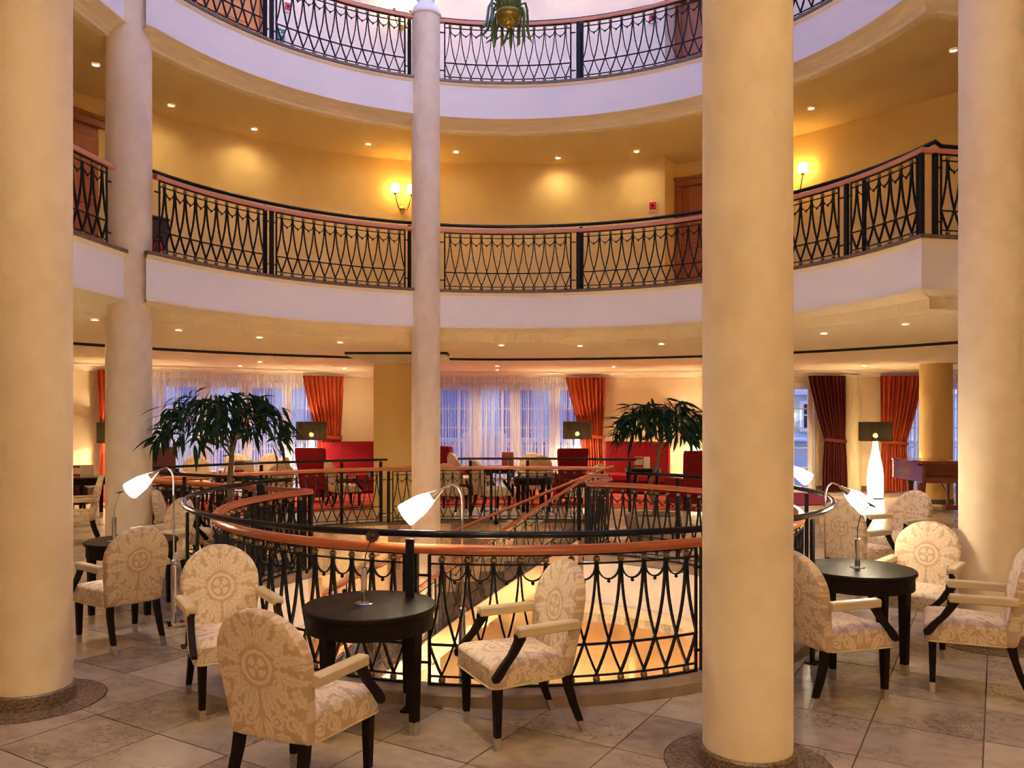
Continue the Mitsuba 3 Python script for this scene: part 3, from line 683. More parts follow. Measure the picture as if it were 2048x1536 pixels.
part(wr, 'rail', S(sweep([pol(t, RF - .13) for t in tw_[::-1]], roundp(0, 1.02, .03, .033), zf=np.minimum(0, KZ * (tw_[::-1] - 16.5))), 'm_rail_wood', 40))
for t in (8, -2, -14, -26, -38):
    z = KZ * (t - 16.5) + .90
    a, b = pol(t, RF - .13), pol(t, RF - .0)
    part(wr, 'bracket', S(cat([tube([(b[0], b[1], z - .06), (a[0], a[1], z - .06), (a[0], a[1], z + .11)], .010, 8), trimesh.creation.icosphere(2, .045).apply_translation((b[0], b[1], z - .06))]), 'm_iron', True))
# ------------------------------------------------------------------ gallery doors, lamps, signs
def out(m):
    if m.volume < 0: m.invert()
    return m
def door(cx, cy, z0, head, wood, label, w=.92, h=2.12):
    """head: the way the door faces"""
    nm = f'door_{used.get("door", 0) + 1}'; numbered('door')
    k = struct(nm, None, label); used['at:' + k] = place(cx, cy, z0, head)
    f = .11
    part(k, 'frame', S(cat([bx((-w / 2 - f / 2, .02, h / 2), (f, .12, h), .01), bx((w / 2 + f / 2, .02, h / 2), (f, .12, h), .01), bx((0, .02, h + f / 2), (w + 2 * f, .12, f), .01), bx((0, .03, h + f + .02), (w + 2 * f + .08, .16, .05), .012)]), 'm_door'))
    lf = part(k, 'leaf', S(bx((0, -.02, h / 2), (w - .01, .05, h - .01)), wood))
    for zz, hh in ((.55, .75), (1.50, .95)):
        part(lf, 'panel', S(cat([bx((0, .008, zz), (w - .26, .022, hh), .008), bx((0, .012, zz), (w - .38, .034, hh - .12), .012)]), wood))
    part(lf, 'handle', S(cat([trimesh.creation.icosphere(2, .028).apply_translation((w / 2 - .09, .065, 1.02)), tube([(w / 2 - .09, 0, 1.02), (w / 2 - .09, .065, 1.02)], .01), trimesh.creation.icosphere(1, .02).apply_translation((w / 2 - .09, .02, 1.13))]), 'm_brass', True))
for zz, nm_ in ((Z1, 'first'), (Z2, 'second')):
    x, y = pol(30.2, 6.93); door(x, y, zz - .02, 30.2 + 180, 'm_door' if zz == Z1 else 'm_door', f'brown panelled door in a recess of the {nm_} gallery, beside the near right column')
x, y = pol(-63.4, 6.66); door(x, y, Z1 - .02, -63.4 + 180, 'm_door', 'dark red brown panelled door at the left end of the first gallery')
x, y = pol(-44.0, 6.38); door(x, y, Z2 - .02, -44 + 180, 'm_door_light', 'orange brown door at the left of the second gallery', w=1.05)
fx = {'ring': S(lathe([(.052, .0), (.052, -.012), (.040, -.014), (.036, .0)], 24), 'm_white_frame', 30)}
lens = S(out(lathe([(0, -.006), (.036, -.006), (.036, .004), (0, .004)], 20)), 'm_white_glass')
def downlight(x, y, z, label, target, power, color=WARM, cutoff=60, beam=18, rad=14.0, grp='side'):
    k = thing('downlight', label, 'ceiling light', 'recessed downlights', T().translate([x, y, z]))
    part(k, 'trim_ring', fx['ring']); part(k, 'lens', lens, emitter=emit(np.array([1, .80, .52]) * rad, .02))
    t = np.array(target, float); p = np.array([x, y, z - .03])
    spot(p, t, power, color, cutoff, beam, grp)
L1d = [(-5.27, 10.40), (-4.87, 11.76), (-3.97, 12.72), (-2.31, 13.42), (-.89, 13.83), (.86, 14.15), (2.17, 13.80), (4.41, 11.87), (5.46, 9.99)]
for i, (x, y) in enumerate(L1d):
    a = np.array([x - CX, y - CY]); R = np.hypot(*a); u = a / R
    downlight(x, y, 6.398, f'small lit recessed downlight over the first gallery, {nth[i] if i < 8 else "last"} from the left', (x + u[0] * .16, y + u[1] * .16, 5.4), (22, 22, 26, 15, 15, 26, 24, 14, 8)[i], WARM, 64, 24, 40, 'gallery')
L2d = [(-5.0, 11.2), (-4.2, 12.5), (-3.2, 13.2), (-1.5, 13.8), (-.35, 13.95), (1.0, 13.95), (2.15, 13.75), (4.1, 12.2), (5.3, 10.2)]
for i, (x, y) in enumerate(L2d):
    a = np.array([x - CX, y - CY]); R = np.hypot(*a); u = a / R
    downlight(x, y, 10.198, f'small recessed downlight over the second gallery, {nth[i] if i < 8 else "last"} from the left', (x + u[0] * .25, y + u[1] * .25, 9.2), 34.0, SOFT * np.array([1, 1.06, 1.3]), 48, 22, 14, 'top')
Gd = [(-5.07, 9.98), (-4.53, 11.19), (-3.74, 12.24), (-2.70, 13.06), (-.12, 13.6), (1.2, 13.7), (2.5, 13.33), (4.51, 11.65), (5.10, 10.46)]
for i, (x, y) in enumerate(Gd):
    downlight(x, y, 3.093, f'small recessed halogen light under the first gallery, {nth[i] if i < 8 else "last"} from the left in the inner row', (x, y, 0), 22, WARM, 64, 25, 10)
Go = [(-5.25, 17.2), (-6.1, 18.5), (-.26, 18.6), (-.28, 20.2), (2.44, 18.9), (8.07, 18.5), (-9.3, 15.5), (5.2, 18.4), (-3.9, 19.4)]
for i, (x, y) in enumerate(Go):
    downlight(x, y, 3.058, 'small recessed halogen light in the lounge ceiling, ' + ['left of the pier', 'above the left window', 'above the middle window, nearer one', 'above the middle window, close to the curtain', 'above the red sofa', 'above the bottle lamp by the piano', 'at the far left', 'behind the near right column', 'above the red bench left of the pier'][i], (x, y, 0) if i < 8 else (-4.1, 20.6, 1.2), 44 if i < 8 else 12, WARM, 66, 25, 10, 'lounge')
for x, y in ((-8.2, 12.4), (9.2, 13.5), (7.2, 15.0), (-7.2, 9.0), (7.3, 10.3)): spot((x, y, 3.04), (x, y, 0), 22, WARM, 64, 30)
# lamps of the high lobby above and behind the camera
for x, y, tx, ty in ((-3.5, 1.2, -3.3, 4.6), (0, 1.0, .6, 4.2), (3.6, 1.4, 3.4, 5.4), (-1.0, 3.2, -1.0, 5.4), (2.6, 3.4, 2.4, 5.6)):
    downlight(x, y, 10.395, 'recessed lamp in the high lobby ceiling above the camera, out of the picture', (tx, ty, 0.5), 42, WARM, 34, 14, 14, 'lobby')
for i, x in enumerate((-1.2, 2.0, 5.5)):
    k = thing('pendant_lamp', 'white globe pendant lamp of the lobby behind the camera, out of the picture', 'ceiling light', 'lobby pendant lamps', T().translate([x, -2.2, 4.2]))
    part(k, 'globe', S(out(trimesh.creation.icosphere(3, .22)), 'm_white_glass', True), emitter=emit(WARM * np.array([1, .95, .88]) * 5, 1.0, 'pendant')); part(k, 'rod', S(tube([(0, 0, .2), (0, 0, 6.2)], .012), 'm_brass', True))
# double wall sconces
def sconce(cx, cy, z, head, label, pw=9.0):
    k = thing('wall_sconce', label, 'wall lamp', 'twin wall sconces', place(cx, cy, z, head))
    part(k, 'wall_plate', S(cat([lathe([(0, 0), (.055, 0), (.05, .02), (.02, .035), (0, .04)], 20).apply_transform(trimesh.transformations.rotation_matrix(-math.pi / 2, (1, 0, 0))), trimesh.creation.icosphere(2, .03).apply_translation((0, .06, 0)), trimesh.creation.icosphere(1, .018).apply_translation((0, .06, -.05))]), 'm_brass', 40))
    for s in (-1, 1):
        a = part(k, 'arm', S(tube([(s * .02, .05, .0), (s * .07, .09, -.02), (s * .105, .12, .06), (s * .13, .14, .17), (s * .14, .14, .22)], .010, 8), 'm_brass', True))
        part(a, 'cup', S(lathe([(0, .21), (.03, .215), (.035, .23), (.012, .235), (.012, .27), (0, .27)], 14, (s * .14, .14, 0)), 'm_brass', 30))
        part(k, 'lamp_shade', S(out(lathe([(0, .262), (.078, .262), (.060, .40), (0, .40)], 24, (s * .14, .14, 0))), 'm_white_glass', 30), emitter=emit((pw, pw * .56, pw * .15), .6, 'sconce'))
for t, z, l in ((-16.2, 5.53, 'twin shaded brass wall sconce on the first gallery, left of the slim column'), (-16.4, 8.72, 'twin shaded brass wall sconce on the second gallery beside the top of the slim column')):
    x, y = pol(t, 6.32); sconce(x - .1, y - .05, z, t + 180, l)
sconce(4.62, 13.02, 5.49, 221, 'twin shaded brass wall sconce on the first gallery, right of the near right column')
# alarm signs and fire gear on the gallery walls
def wall_sign(t, R, z, w, h, m, label, cat_='sign'):
    x, y = pol(t, R); k = thing('wall_sign', label, cat_, 'fire alarm call points', place(x, y, z, t + 180))
    part(k, 'plate', S(bx((0, .01, 0), (w, .02, h), .004), 'm_card_white')); part(k, 'face', S(bx((0, .024, .01), (w * .80, .02, h * .72), .004), m))
    part(k, 'button', S(lathe([(0, 0), (w * .16, 0), (w * .12, .012), (0, .014)], 14).apply_transform(trimesh.transformations.rotation_matrix(-math.pi / 2, (1, 0, 0))).apply_translation((0, .034, .01)), 'm_dark_red'))
wall_sign(23.0, 6.43, 5.55, .15, .18, 'm_red_plastic', 'red fire alarm call point on the mustard wall of the first gallery', 'fire alarm')
wall_sign(23.0, 6.43, 8.83, .15, .18, 'm_red_plastic', 'red fire alarm call point on the pale wall of the second gallery', 'fire alarm')
wall_sign(-35.0, 6.37, 8.66, .13, .16, 'm_red_plastic', 'red fire alarm call point beside the orange door of the second gallery', 'fire alarm')
x, y = pol(-36.0, 6.37); es = thing('escape_sign', 'small teal and white pictogram sign on the pale wall of the second gallery', 'sign', None, place(x, y, 8.18, 144))
part(es, 'plate', S(bx((0, .008, 0), (.12, .016, .19), .003), 'm_teal')); part(es, 'pictogram', S(cat([bx((.02, .018, -.02), (.03, .006, .08)), bx((-.02, .018, .0), (.05, .006, .02)), bx((.02, .018, .045), (.025, .006, .025), .002)]), 'm_card_white'))
cb = thing('cabinet', 'dark brown fire extinguisher cabinet on the first gallery floor', 'cabinet', None, place(-5.12, 11.55, Z1 - .02, 123))
part(cb, 'body', S(bx((0, 0, .42), (.46, .30, .84), .01), 'm_cabinet_dark')); part(cb, 'top', S(bx((0, 0, .86), (.50, .34, .04), .008), 'm_cabinet_dark'))
ex = thing('fire_extinguisher', 'red fire extinguisher standing before the dark cabinet', 'fire extinguisher', None, place(-4.90, 11.43, Z1 - .02, 123))
part(ex, 'bottle', S(lathe([(0, 0), (.078, 0), (.08, .02), (.08, .42), (.06, .48), (.03, .51), (.03, .55), (0, .55)], 24), 'm_red_plastic', 30))
part(ex, 'valve', S(cat([bx((0, .02, .57), (.03, .12, .03), .004), tube([(0, .05, .56), (.07, .06, .48), (.09, .04, .25)], .010)]), 'm_black', 30)); part(ex, 'label', S(lathe([(.0815, .22), (.0815, .34)], 24), 'm_card_white', True))
# glass chandelier hanging in the rotunda
ch = thing('chandelier', 'green and gold glass chandelier with curling tendrils hanging in the rotunda', 'chandelier', None, T().translate([0.0, 8.25, 5.945]))
part(ch, 'bowl', S(lathe([(0, -.098), (.03, -.095), (.075, -.078), (.11, -.045), (.128, 0), (.130, .03), (.118, .055), (.09, .062), (0, .062)], 32), 'm_murano_gold', 40))
part(ch, 'stem', S(cat([lathe([(.02, .0), (.05, .2), (.03, .5), (.06, .7), (.02, .9), (.0, .92)], 16), tube([(0, 0, .9), (0, 0, 5.1)], .012)]), 'm_murano_green', 40))
part(ch, 'drop', S(lathe([(0, -.118), (.025, -.112), (.035, -.10), (0, -.09)], 16), 'm_brass', 40))
r_ = np.random.default_rng(5)
for i in range(22):
    a = -math.pi / 2 + (i + .5) * 2 * math.pi / 22
    front = math.cos(a + math.pi / 2) > .35
    if front: continue
    if i % 2: ps = [(.09, .06), (.13, .14), (.175, .16), (.20, .10), (.212, .0), (.225, -.08), (.262, -.14), (.315, -.165)]
    else: ps = [(.09, .05), (.12, .08), (.15, .07), (.165, .0), (.16, -.08), (.155, -.15), (.165, -.20), (.17, -.225 - .02 * (i % 4))]
    P = [(r * math.cos(a + (.10 * q if i % 2 else 0)), r * math.sin(a + (.10 * q if i % 2 else 0)), z) for q, (r, z) in enumerate(ps)]
    part(ch, 'tendril', S(tube(P, np.array([.010, .011, .012, .013, .014, .015, .013, .004]) * (1.0 if i % 2 else 1.15), 8), 'm_murano_green', True))
for i in range(18):
    a = i * 2 * math.pi / 18; q = .8 + .4 * (i % 3) / 2
    P = [(.05 * math.cos(a), .05 * math.sin(a), .04), (.10 * math.cos(a), .10 * math.sin(a), .14), (.125 * math.cos(a), .125 * math.sin(a), .26 * q + .05), (.15 * math.cos(a), .15 * math.sin(a), .45 * q), (.24 * math.cos(a), .24 * math.sin(a), .52 * q)]
    part(ch, 'leaf_blade', S(tube(P, [.016, .024, .024, .018, .004], 6), 'm_murano_green', True))

# ------------------------------------------------------------------ chairs
def outline_back(n=22):
    """half width of the backrest against height"""
    pts = []
    for z in np.linspace(.36, .76, 8): pts.append((.225 + .035 * smooth01((z - .36) / .40), z))
    for a in np.linspace(0, math.pi, 2 * n)[1:-1]: pts.append((.26 * math.cos(a), .76 + .245 * math.sin(a)))
    for z in np.linspace(.76, .36, 8): pts.append((-(.225 + .035 * smooth01((z - .36) / .40)), z))
    for x in np.linspace(-.225, .225, 9)[1:-1]: pts.append((x, .36))
    return np.array(pts)
def smooth01(t): t = min(1, max(0, t)); return t * t * (3 - 2 * t)
def back_mesh():
    O = outline_back(); c = np.array([0, .66]); rows, uv = [], []
    prof = [(1e-3, 1), (.25, 1), (.5, 1), (.72, 1), (.88, .98), (.955, .90), (.985, .72), (1.0, .4), (1.0, -.4), (.985, -.72), (.955, -.90), (.88, -.98), (.72, -1), (.5, -1), (.25, -1), (1e-3, -1)]
    for s, t in prof:
        q = c + (O - c) * s
        y = -.235 - (q[:, 1] - .36) * .19 + .30 * q[:, 0] ** 2 + t * .048 * (1 - .25 * (q[:, 1] - .36))
        rows.append(np.stack([q[:, 0], y, q[:, 1]], -1)); uv.append(c + (O - c) * (s + .14 * (1 - abs(t))))
    P, U = np.array(rows), np.array(uv)
    P = np.concatenate([P, P[:, :1]], 1); U = np.concatenate([U, U[:, :1]], 1)
    m = grid(P); return out(m), U.reshape(-1, 2)
def seat_outline():
    r = .05; pts = []
    c = [(.285, .29), (-.285, .29), (-.235, -.22), (.235, -.22)]
    P = Polygon(c).buffer(-r).buffer(r, 6)
    q = np.array(P.exterior.coords)[:-1]; L = LineString(np.vstack([q, q[:1]]))
    k = 64; return np.array([L.interpolate(i / k, normalized=True).coords[0] for i in range(k)])
def seat_mesh():
    O = seat_outline(); c = np.array([0, .03])
    S_ = np.concatenate([[0], np.cumsum(np.linalg.norm(np.diff(np.vstack([O, O[:1]]), axis=0), axis=1))])
    top, ut = [], []
    for s, z in ((1e-3, .522), (.3, .520), (.6, .512), (.82, .500), (.93, .490), (.98, .480), (1.0, .466)):
        q = c + (O - c) * s; top.append(np.c_[q, np.full(len(q), z)]); ut.append(q * [1, 1] + [0, .62])
    P, U = np.array(top), np.array(ut)
    P = np.concatenate([P, P[:, :1]], 1); U = np.concatenate([U, U[:, :1]], 1)
    m1 = grid(P)
    rows, us = [], []
    for s, z in ((1.0, .466), (1.006, .42), (1.0, .365), (.97, .358), (1e-3, .358)):
        q = c + (O - c) * s; q = np.vstack([q, q[:1]]); rows.append(np.c_[q, np.full(len(q), z)]); us.append(np.stack([S_, np.full(len(q), z + .05)], -1))
    m2 = grid(np.array(rows))
    m = M(np.vstack([m1.vertices, m2.vertices]), np.vstack([m1.faces, m2.faces + len(m1.vertices)]))
    return m, np.vstack([U.reshape(-1, 2), np.array(us).reshape(-1, 2)])
bm, bu = back_mesh(); sm_, su = seat_mesh()
def bar(pts, ws, ds):
    """rectangular bar with its own width (x) and depth (y) at each point"""
    rows = []
    for (x, y, z), w, d in zip(pts, ws, ds):
        rows.append([(x - w / 2, y - d / 2, z), (x + w / 2, y - d / 2, z), (x + w / 2, y + d / 2, z), (x - w / 2, y + d / 2, z)])
    P = np.array(rows); k = len(P); idx = np.arange(4 * k).reshape(k, 4); nx = np.roll(idx, -1, 1)
    f = np.stack([idx[:-1], nx[:-1], nx[1:], idx[1:]], -1).reshape(-1, 4); f = np.vstack([f, [[3, 2, 1, 0]], [[4 * k - 4, 4 * k - 3, 4 * k - 2, 4 * k - 1]]])
    m = M(P.reshape(-1, 3), f); return out(m)
CH = {'back': S(bm, 'm_damask', True, uv=bu), 'seat': S(sm_, 'm_damask', True, uv=su)}
oo = seat_outline(); CH['piping'] = S(tube([(x * 1.005, (y - .03) * 1.005 + .03, .362) for x, y in np.vstack([oo, oo[:2]])], .006, 6), 'm_cream_leather', True)
for s in (-1, 1):
    n_ = 'R' if s > 0 else 'L'
    CH['arm' + n_] = S(trimesh.convex.convex_hull(np.array([(s * (.262 + dx * .036 + .012 * t), -.27 + .40 * t, .672 + dz * .028 - .004 * t) for t in (0, 1) for dx in (-1, -.7, .7, 1) for dz in (-1, -.7, .7, 1) if abs(dx) + abs(dz) < 1.9] + [(s * .274, .145, .668)])), 'm_cream_leather', 35)
    CH['sup' + n_] = S(bar([(s * .274, .105, .655), (s * .277, .115, .62), (s * .283, .16, .55), (s * .290, .225, .48), (s * .292, .262, .43), (s * .290, .270, .405)], [.032] * 6, [.075, .06, .052, .055, .06, .03]), 'm_ebony', 50)
    CH['legF' + n_] = S(bar([(s * .235, .235, .07), (s * .235, .235, .20), (s * .235, .235, .37)], [.035, .042, .05], [.035, .042, .05]), 'm_ebony')
    CH['capF' + n_] = S(bar([(s * .235, .235, 0), (s * .235, .235, .072)], [.033, .0365], [.033, .0365]), 'm_steel')
    CH['legB' + n_] = S(bar([(s * .20, -.325, .07), (s * .198, -.285, .17), (s * .195, -.25, .28), (s * .19, -.235, .38)], [.034, .038, .042, .046], [.036, .042, .048, .052]), 'm_ebony', 40)
    CH['capB' + n_] = S(bar([(s * .201, -.352, 0), (s * .20, -.324, .072)], [.032, .0355], [.034, .0375]), 'm_steel')
def chair(x, y, head, label, s=1.0):
    k = thing('armchair', label, 'chair', 'damask and cream armchairs', place(x, y, 0, head, s))
    part(k, 'backrest', CH['back'], label='damask backrest with a round medallion'); st_ = part(k, 'seat', CH['seat'], label='damask upholstered seat'); part(st_, 'piping', CH['piping'])
    for n_ in 'LR':
        part(k, 'armrest', CH['arm' + n_], label='padded cream leather armrest'); part(k, 'arm_support', CH['sup' + n_])
        for q in 'FB':
            l = part(k, 'leg', CH['leg' + q + n_]); part(l, 'ferrule', CH['cap' + q + n_], label='brushed metal foot cap')
    return k
def chair_simple(x, y, head, label, s=1.0): return chair(x, y, head, label, s)
chair(-1.04, 4.12, 23, 'nearest cream damask armchair, its back to us, left of the front table')
chair(-1.84, 5.40, 147, 'cream damask armchair facing us at the left of the front table, medallion on its back')
chair(.05, 4.95, 245, 'cream damask armchair seen from the side, right of the front table, facing left')
chair(2.22, 5.60, 68, 'cream damask armchair half behind the near right column, turned to the right table')
chair(3.38, 6.72, -139, 'cream damask armchair behind the right table, medallion brightly lit')
chair(3.24, 5.72, -63, 'cream damask armchair cut by the right photo edge, facing left')
chair(3.80, 8.85, 55, 'cream armchair seen from behind beyond the right table, next to the bent reading lamp')
chair(4.62, 9.75, -112, 'cream armchair before the piano, beyond the right table')
chair(-3.27, 6.86, -50, 'cream damask armchair with its back to us at the left table, beside the left column')
chair(-3.82, 8.75, -140, 'cream armchair beyond the left table, behind the left lamp pole')
chair(-3.98, 10.05, 75, 'cream armchair seen edge on, behind the left bend of the black rail')
chair(-6.45, 12.1, -115, 'cream armchair at the far left, between the two left columns')
# ------------------------------------------------------------------ tables, vases, reading lamps
TB = {}
def table_kit(r, h):
    if (r, h) in TB: return TB[r, h]
    k = {'top': S(lathe([(0, h - .032), (r - .006, h - .032), (r, h - .026), (r, h - .006), (r - .006, h), (0, h)], 64), 'm_ebony', 35),
         'apron': S(lathe([(r - .045, h - .032), (r - .018, h - .032), (r - .018, h - .135), (r - .045, h - .135)], 64), 'm_ebony', 35)}
    for i in range(4):
        a = math.radians(-34 + 90 * i); R = r - .05
        m = bar([(0, 0, .08), (0, 0, .4), (0, 0, h - .03)], [.046, .058, .068], [.046, .058, .068]); m.apply_transform(trimesh.transformations.rotation_matrix(a, (0, 0, 1))); m.apply_translation((R * math.cos(a), R * math.sin(a), 0))
        c = bar([(0, 0, 0), (0, 0, .082)], [.043, .048], [.043, .048]); c.apply_transform(trimesh.transformations.rotation_matrix(a, (0, 0, 1))); c.apply_translation((R * math.cos(a), R * math.sin(a), 0))
        k[f'leg{i}'] = S(m, 'm_ebony'); k[f'cap{i}'] = S(c, 'm_steel')
    TB[r, h] = k; return k
def table(x, y, label, r=.41, h=.735, turn=0):
    K = table_kit(r, h); k = thing('round_table', label, 'table', 'dark round tables', place(x, y, 0, turn))
    part(k, 'tabletop', K['top']); part(k, 'apron', K['apron'])
    for i in range(4):
        l = part(k, 'leg', K[f'leg{i}']); part(l, 'ferrule', K[f'cap{i}'], label='brushed metal foot cap')
def petals(n, r, tilt=.25):
    ms = []
    for i in range(n):
        a = 2 * math.pi * i / n; c, s = math.cos(a), math.sin(a); w = r * .22
        ms.append(M([(r * .15 * c, r * .15 * s, 0), (r * .6 * c - w * s, r * .6 * s + w * c, r * tilt * .5), (r * c, r * s, r * tilt * .35), (r * .6 * c + w * s, r * .6 * s - w * c, r * tilt * .5)], [[0, 1, 2, 3]]))
    ms.append(trimesh.creation.icosphere(2, r * .34).apply_scale((1, 1, .5)))
    return cat(ms)
def vase(x, y, z, stem, label, head_dir=(0, -1, .35), r=.048):
    """stem: points from the tube's mouth to the flower, relative to the foot"""
    k = thing('bud_vase', label, 'vase', 'chrome bud vases', T().translate([x, y, z]))
    part(k, 'foot', S(lathe([(0, 0), (.055, 0), (.056, .004), (.05, .008), (0, .009)], 28), 'm_chrome', 30))
    part(k, 'tube', S(lathe([(.019, .006), (.019, .225), (.015, .225), (.015, .01)], 20), 'm_chrome', 30))
    fl = thing('gerbera', label.replace('slim chrome bud vase', 'dark red gerbera in the slim chrome bud vase'), 'flower', 'dark red gerberas', T().translate([x, y, z]))
    part(fl, 'stem', S(tube(stem, .0035, 6), 'm_stem', True))
    d = np.array(head_dir, float); d /= np.linalg.norm(d)
    m = petals(16, r); m.apply_transform(trimesh.geometry.align_vectors([0, 0, 1], d)); m.apply_translation(stem[-1])
    part(fl, 'bloom', S(m, 'm_flower'))
table(-.86, 5.06, 'dark round wooden table in the front between three damask armchairs')
table(2.69, 6.28, 'dark round wooden table on the right between the damask armchairs', r=.42, turn=20)
table(-3.57, 7.72, 'dark round wooden table on the left beside the left column', turn=10)
vase(-.90, 5.07, .735, [(0, 0, .05), (.004, 0, .22), (.01, 0, .30), (.03, -.005, .36), (.055, -.01, .42)], 'slim chrome bud vase on the front table')
vase(2.69, 6.28, .735, [(0, 0, .05), (.002, 0, .22), (.0, 0, .30), (.03, 0, .42), (.09, 0, .475), (.105, 0, .48)], 'slim chrome bud vase on the right table', (.4, -.3, .8), .042)
vase(-3.68, 7.60, .735, [(0, 0, .05), (0, 0, .22), (.01, 0, .33), (.04, 0, .42), (.055, 0, .455)], 'slim chrome bud vase on the left table', (-.1, -.2, 1), .042)
def reading_lamp(x, y, head, label, dz=0.0):
    k = thing('reading_lamp', label, 'floor lamp', 'chrome reading lamps', place(x, y, 0, head))
    part(k, 'base', S(lathe([(0, 0), (.128, 0), (.132, .004), (.13, .014), (.11, .018), (.03, .02), (0, .02)], 40), 'm_chrome', 30))
    part(k, 'post', S(lathe([(.026, .02), (.026, .53), (.022, .545), (0, .545)], 24), 'm_chrome', 30))
    part(k, 'joint', S(trimesh.creation.icosphere(3, .030).apply_translation((0, 0, .572)), 'm_chrome', True))
    z = dz
    part(k, 'rod', S(tube([(0, 0, .56), (0, 0, 1.30 + z), (0, .004, 1.36 + z), (0, .025, 1.41 + z), (0, .065, 1.436 + z), (0, .115, 1.42 + z), (0, .15, 1.395 + z)], .0075, 10), 'm_chrome', True))
    A = np.array([0, .14, 1.402 + z]); B = np.array([0, .395, 1.222 + z]); d = (B - A) / np.linalg.norm(B - A)
    R = trimesh.geometry.align_vectors([0, 0, 1], d)
    part(k, 'socket', S(out(lathe([(0, 0), (.012, 0), (.018, .03), (.034, .085), (.036, .09), (0, .09)], 20)).apply_transform(R).apply_translation(A), 'm_chrome', 30))
    L = np.linalg.norm(B - A)
    m = out(lathe([(0, .085), (.036, .085), (.050, .12), (.068, .18), (.082, L - .01), (.080, L), (.03, L - .012), (0, L - .015)], 32)).apply_transform(R).apply_translation(A)
    part(k, 'lamp_shade', S(m, 'm_white_glass', 40), label='glowing white glass shade', emitter=emit(np.array([1, .80, .52]) * 9, 1.5, 'reading'))
    return k
reading_lamp(-.315, 5.56, -88, 'chrome reading lamp with a glowing white shade behind the front table')
reading_lamp(-3.05, 7.42, -92, 'chrome reading lamp with a glowing white shade beside the left column')
reading_lamp(2.69, 6.92, 80, 'chrome reading lamp with a glowing white shade behind the right table', -.10)
reading_lamp(3.10, 9.50, 92, 'chrome reading lamp almost hidden behind the near right column, only the shade showing', -.06)
co = thing('power_cord', 'thin black cord on the floor by the base of the front reading lamp', 'cord')
part(co, 'cable', S(tube([(-.42, 5.60, .006), (-.50, 5.56, .006), (-.60, 5.60, .006), (-.66, 5.70, .006), (-.60, 5.80, .006)], .004, 6), 'm_black', True))

# ------------------------------------------------------------------ bottle lamps
bl = {'body': S(out(lathe([(0, .02), (.150, .02), (.165, .03), (.178, .20), (.182, .38), (.172, .60), (.145, .80), (.105, 1.0), (.075, 1.15), (.058, 1.28), (.052, 1.36), (0, 1.36)], 36)), 'm_white_glass', 40),
      'foot': S(lathe([(0, 0), (.17, 0), (.17, .02), (0, .02)], 32), 'm_black', 30),
      'shade': S(lathe([(.36, 1.34), (.36, 1.77)], 48), 'm_shade_black', True),
      'rim': S(cat([lathe([(.363, z), (.363, z + .012), (.356, z + .012), (.356, z)], 48) for z in (1.335, 1.763)]), 'm_black', 30),
      'bulb': S(out(trimesh.creation.icosphere(2, .055).apply_translation((0, 0, 1.46))), 'm_white_glass', True),
      'top': S(cat([tube([(0, 0, 1.36), (0, 0, 1.42)], .02, 10)]+ [tube([(0, 0, 1.42), (.355 * math.cos(a), .355 * math.sin(a), 1.765)], .005, 6) for a in (0, 2.09, 4.19)]), 'm_black', 30)}
def bottle_lamp(x, y, label):
    k = thing('bottle_lamp', label, 'floor lamp', 'glowing bottle lamps', T().translate([x, y, 0]))
    part(k, 'body', bl['body'], label='tall glowing white bottle shaped body', emitter=emit(np.array([1, .76, .44]) * 3.4, 1.0, 'bottle'))
    part(k, 'foot', bl['foot']); part(k, 'lamp_shade', bl['shade'], label='black drum shade'); part(k, 'rim', bl['rim']); part(k, 'fitting', bl['top'])
    part(k, 'bulb', bl['bulb'], emitter=emit(np.array([1, .74, .42]) * 170, 1.0, 'bottle'))
bottle_lamp(8.49, 18.85, 'glowing white bottle floor lamp with black drum shade beside the grand piano')
bottle_lamp(-4.78, 19.75, 'glowing white bottle lamp with black shade left of the red bench')
bottle_lamp(1.74, 20.6, 'glowing white bottle lamp with black shade between middle window and red sofa')
bottle_lamp(4.60, 20.0, 'glowing white bottle floor lamp with black drum shade behind the tilted red chair')
bottle_lamp(-8.50, 17.6, 'bottle floor lamp with black drum shade half hidden behind the left column')

# ------------------------------------------------------------------ lounge: rugs and seats
rg = thing('rug', 'long red carpet with orange stripes along the lounge windows', 'rug')
part(rg, 'pile', S(prism(Polygon(arc(-44, 26, 12.7) + arc(26, -44, 8.9)), .001, .014), 'm_carpet'))
rg = thing('rug', 'burgundy rug in front of the right window', 'rug')
part(rg, 'pile', S(prism(Polygon([(5.6, 17.2), (7.4, 17.6), (7.6, 20.2), (5.5, 20.0)]), .001, .014), 'm_burgundy'))
RC = {}
def red_kit(m):
    if m in RC: return RC[m]
    b = np.array([(x, y, z) for x, z in ((-.27, .30), (.27, .30), (.34, 1.14), (.32, 1.20), (-.32, 1.20), (-.34, 1.14)) for y in (-.36 - .13 * (z - .3), -.24 - .13 * (z - .3))])
    k = {'back': S(trimesh.convex.convex_hull(b), m, 30), 'seat': S(bx((0, .02, .38), (.60, .56, .20), .03), m, 30), 'skirt': S(bx((0, -.02, .20), (.54, .50, .18), .01), m)}
    for s in (-1, 1): k['arm%d' % s] = S(bx((s * .31, -.02, .52), (.09, .52, .26), .025), m, 30)
    for i, (x, y) in enumerate(((-.24, .22), (.24, .22), (-.24, -.28), (.24, -.28))): k['leg%d' % i] = S(bar([(x, y, 0), (x, y, .30)], [.035, .05], [.035, .05]), 'm_ebony')
    RC[m] = k; return k
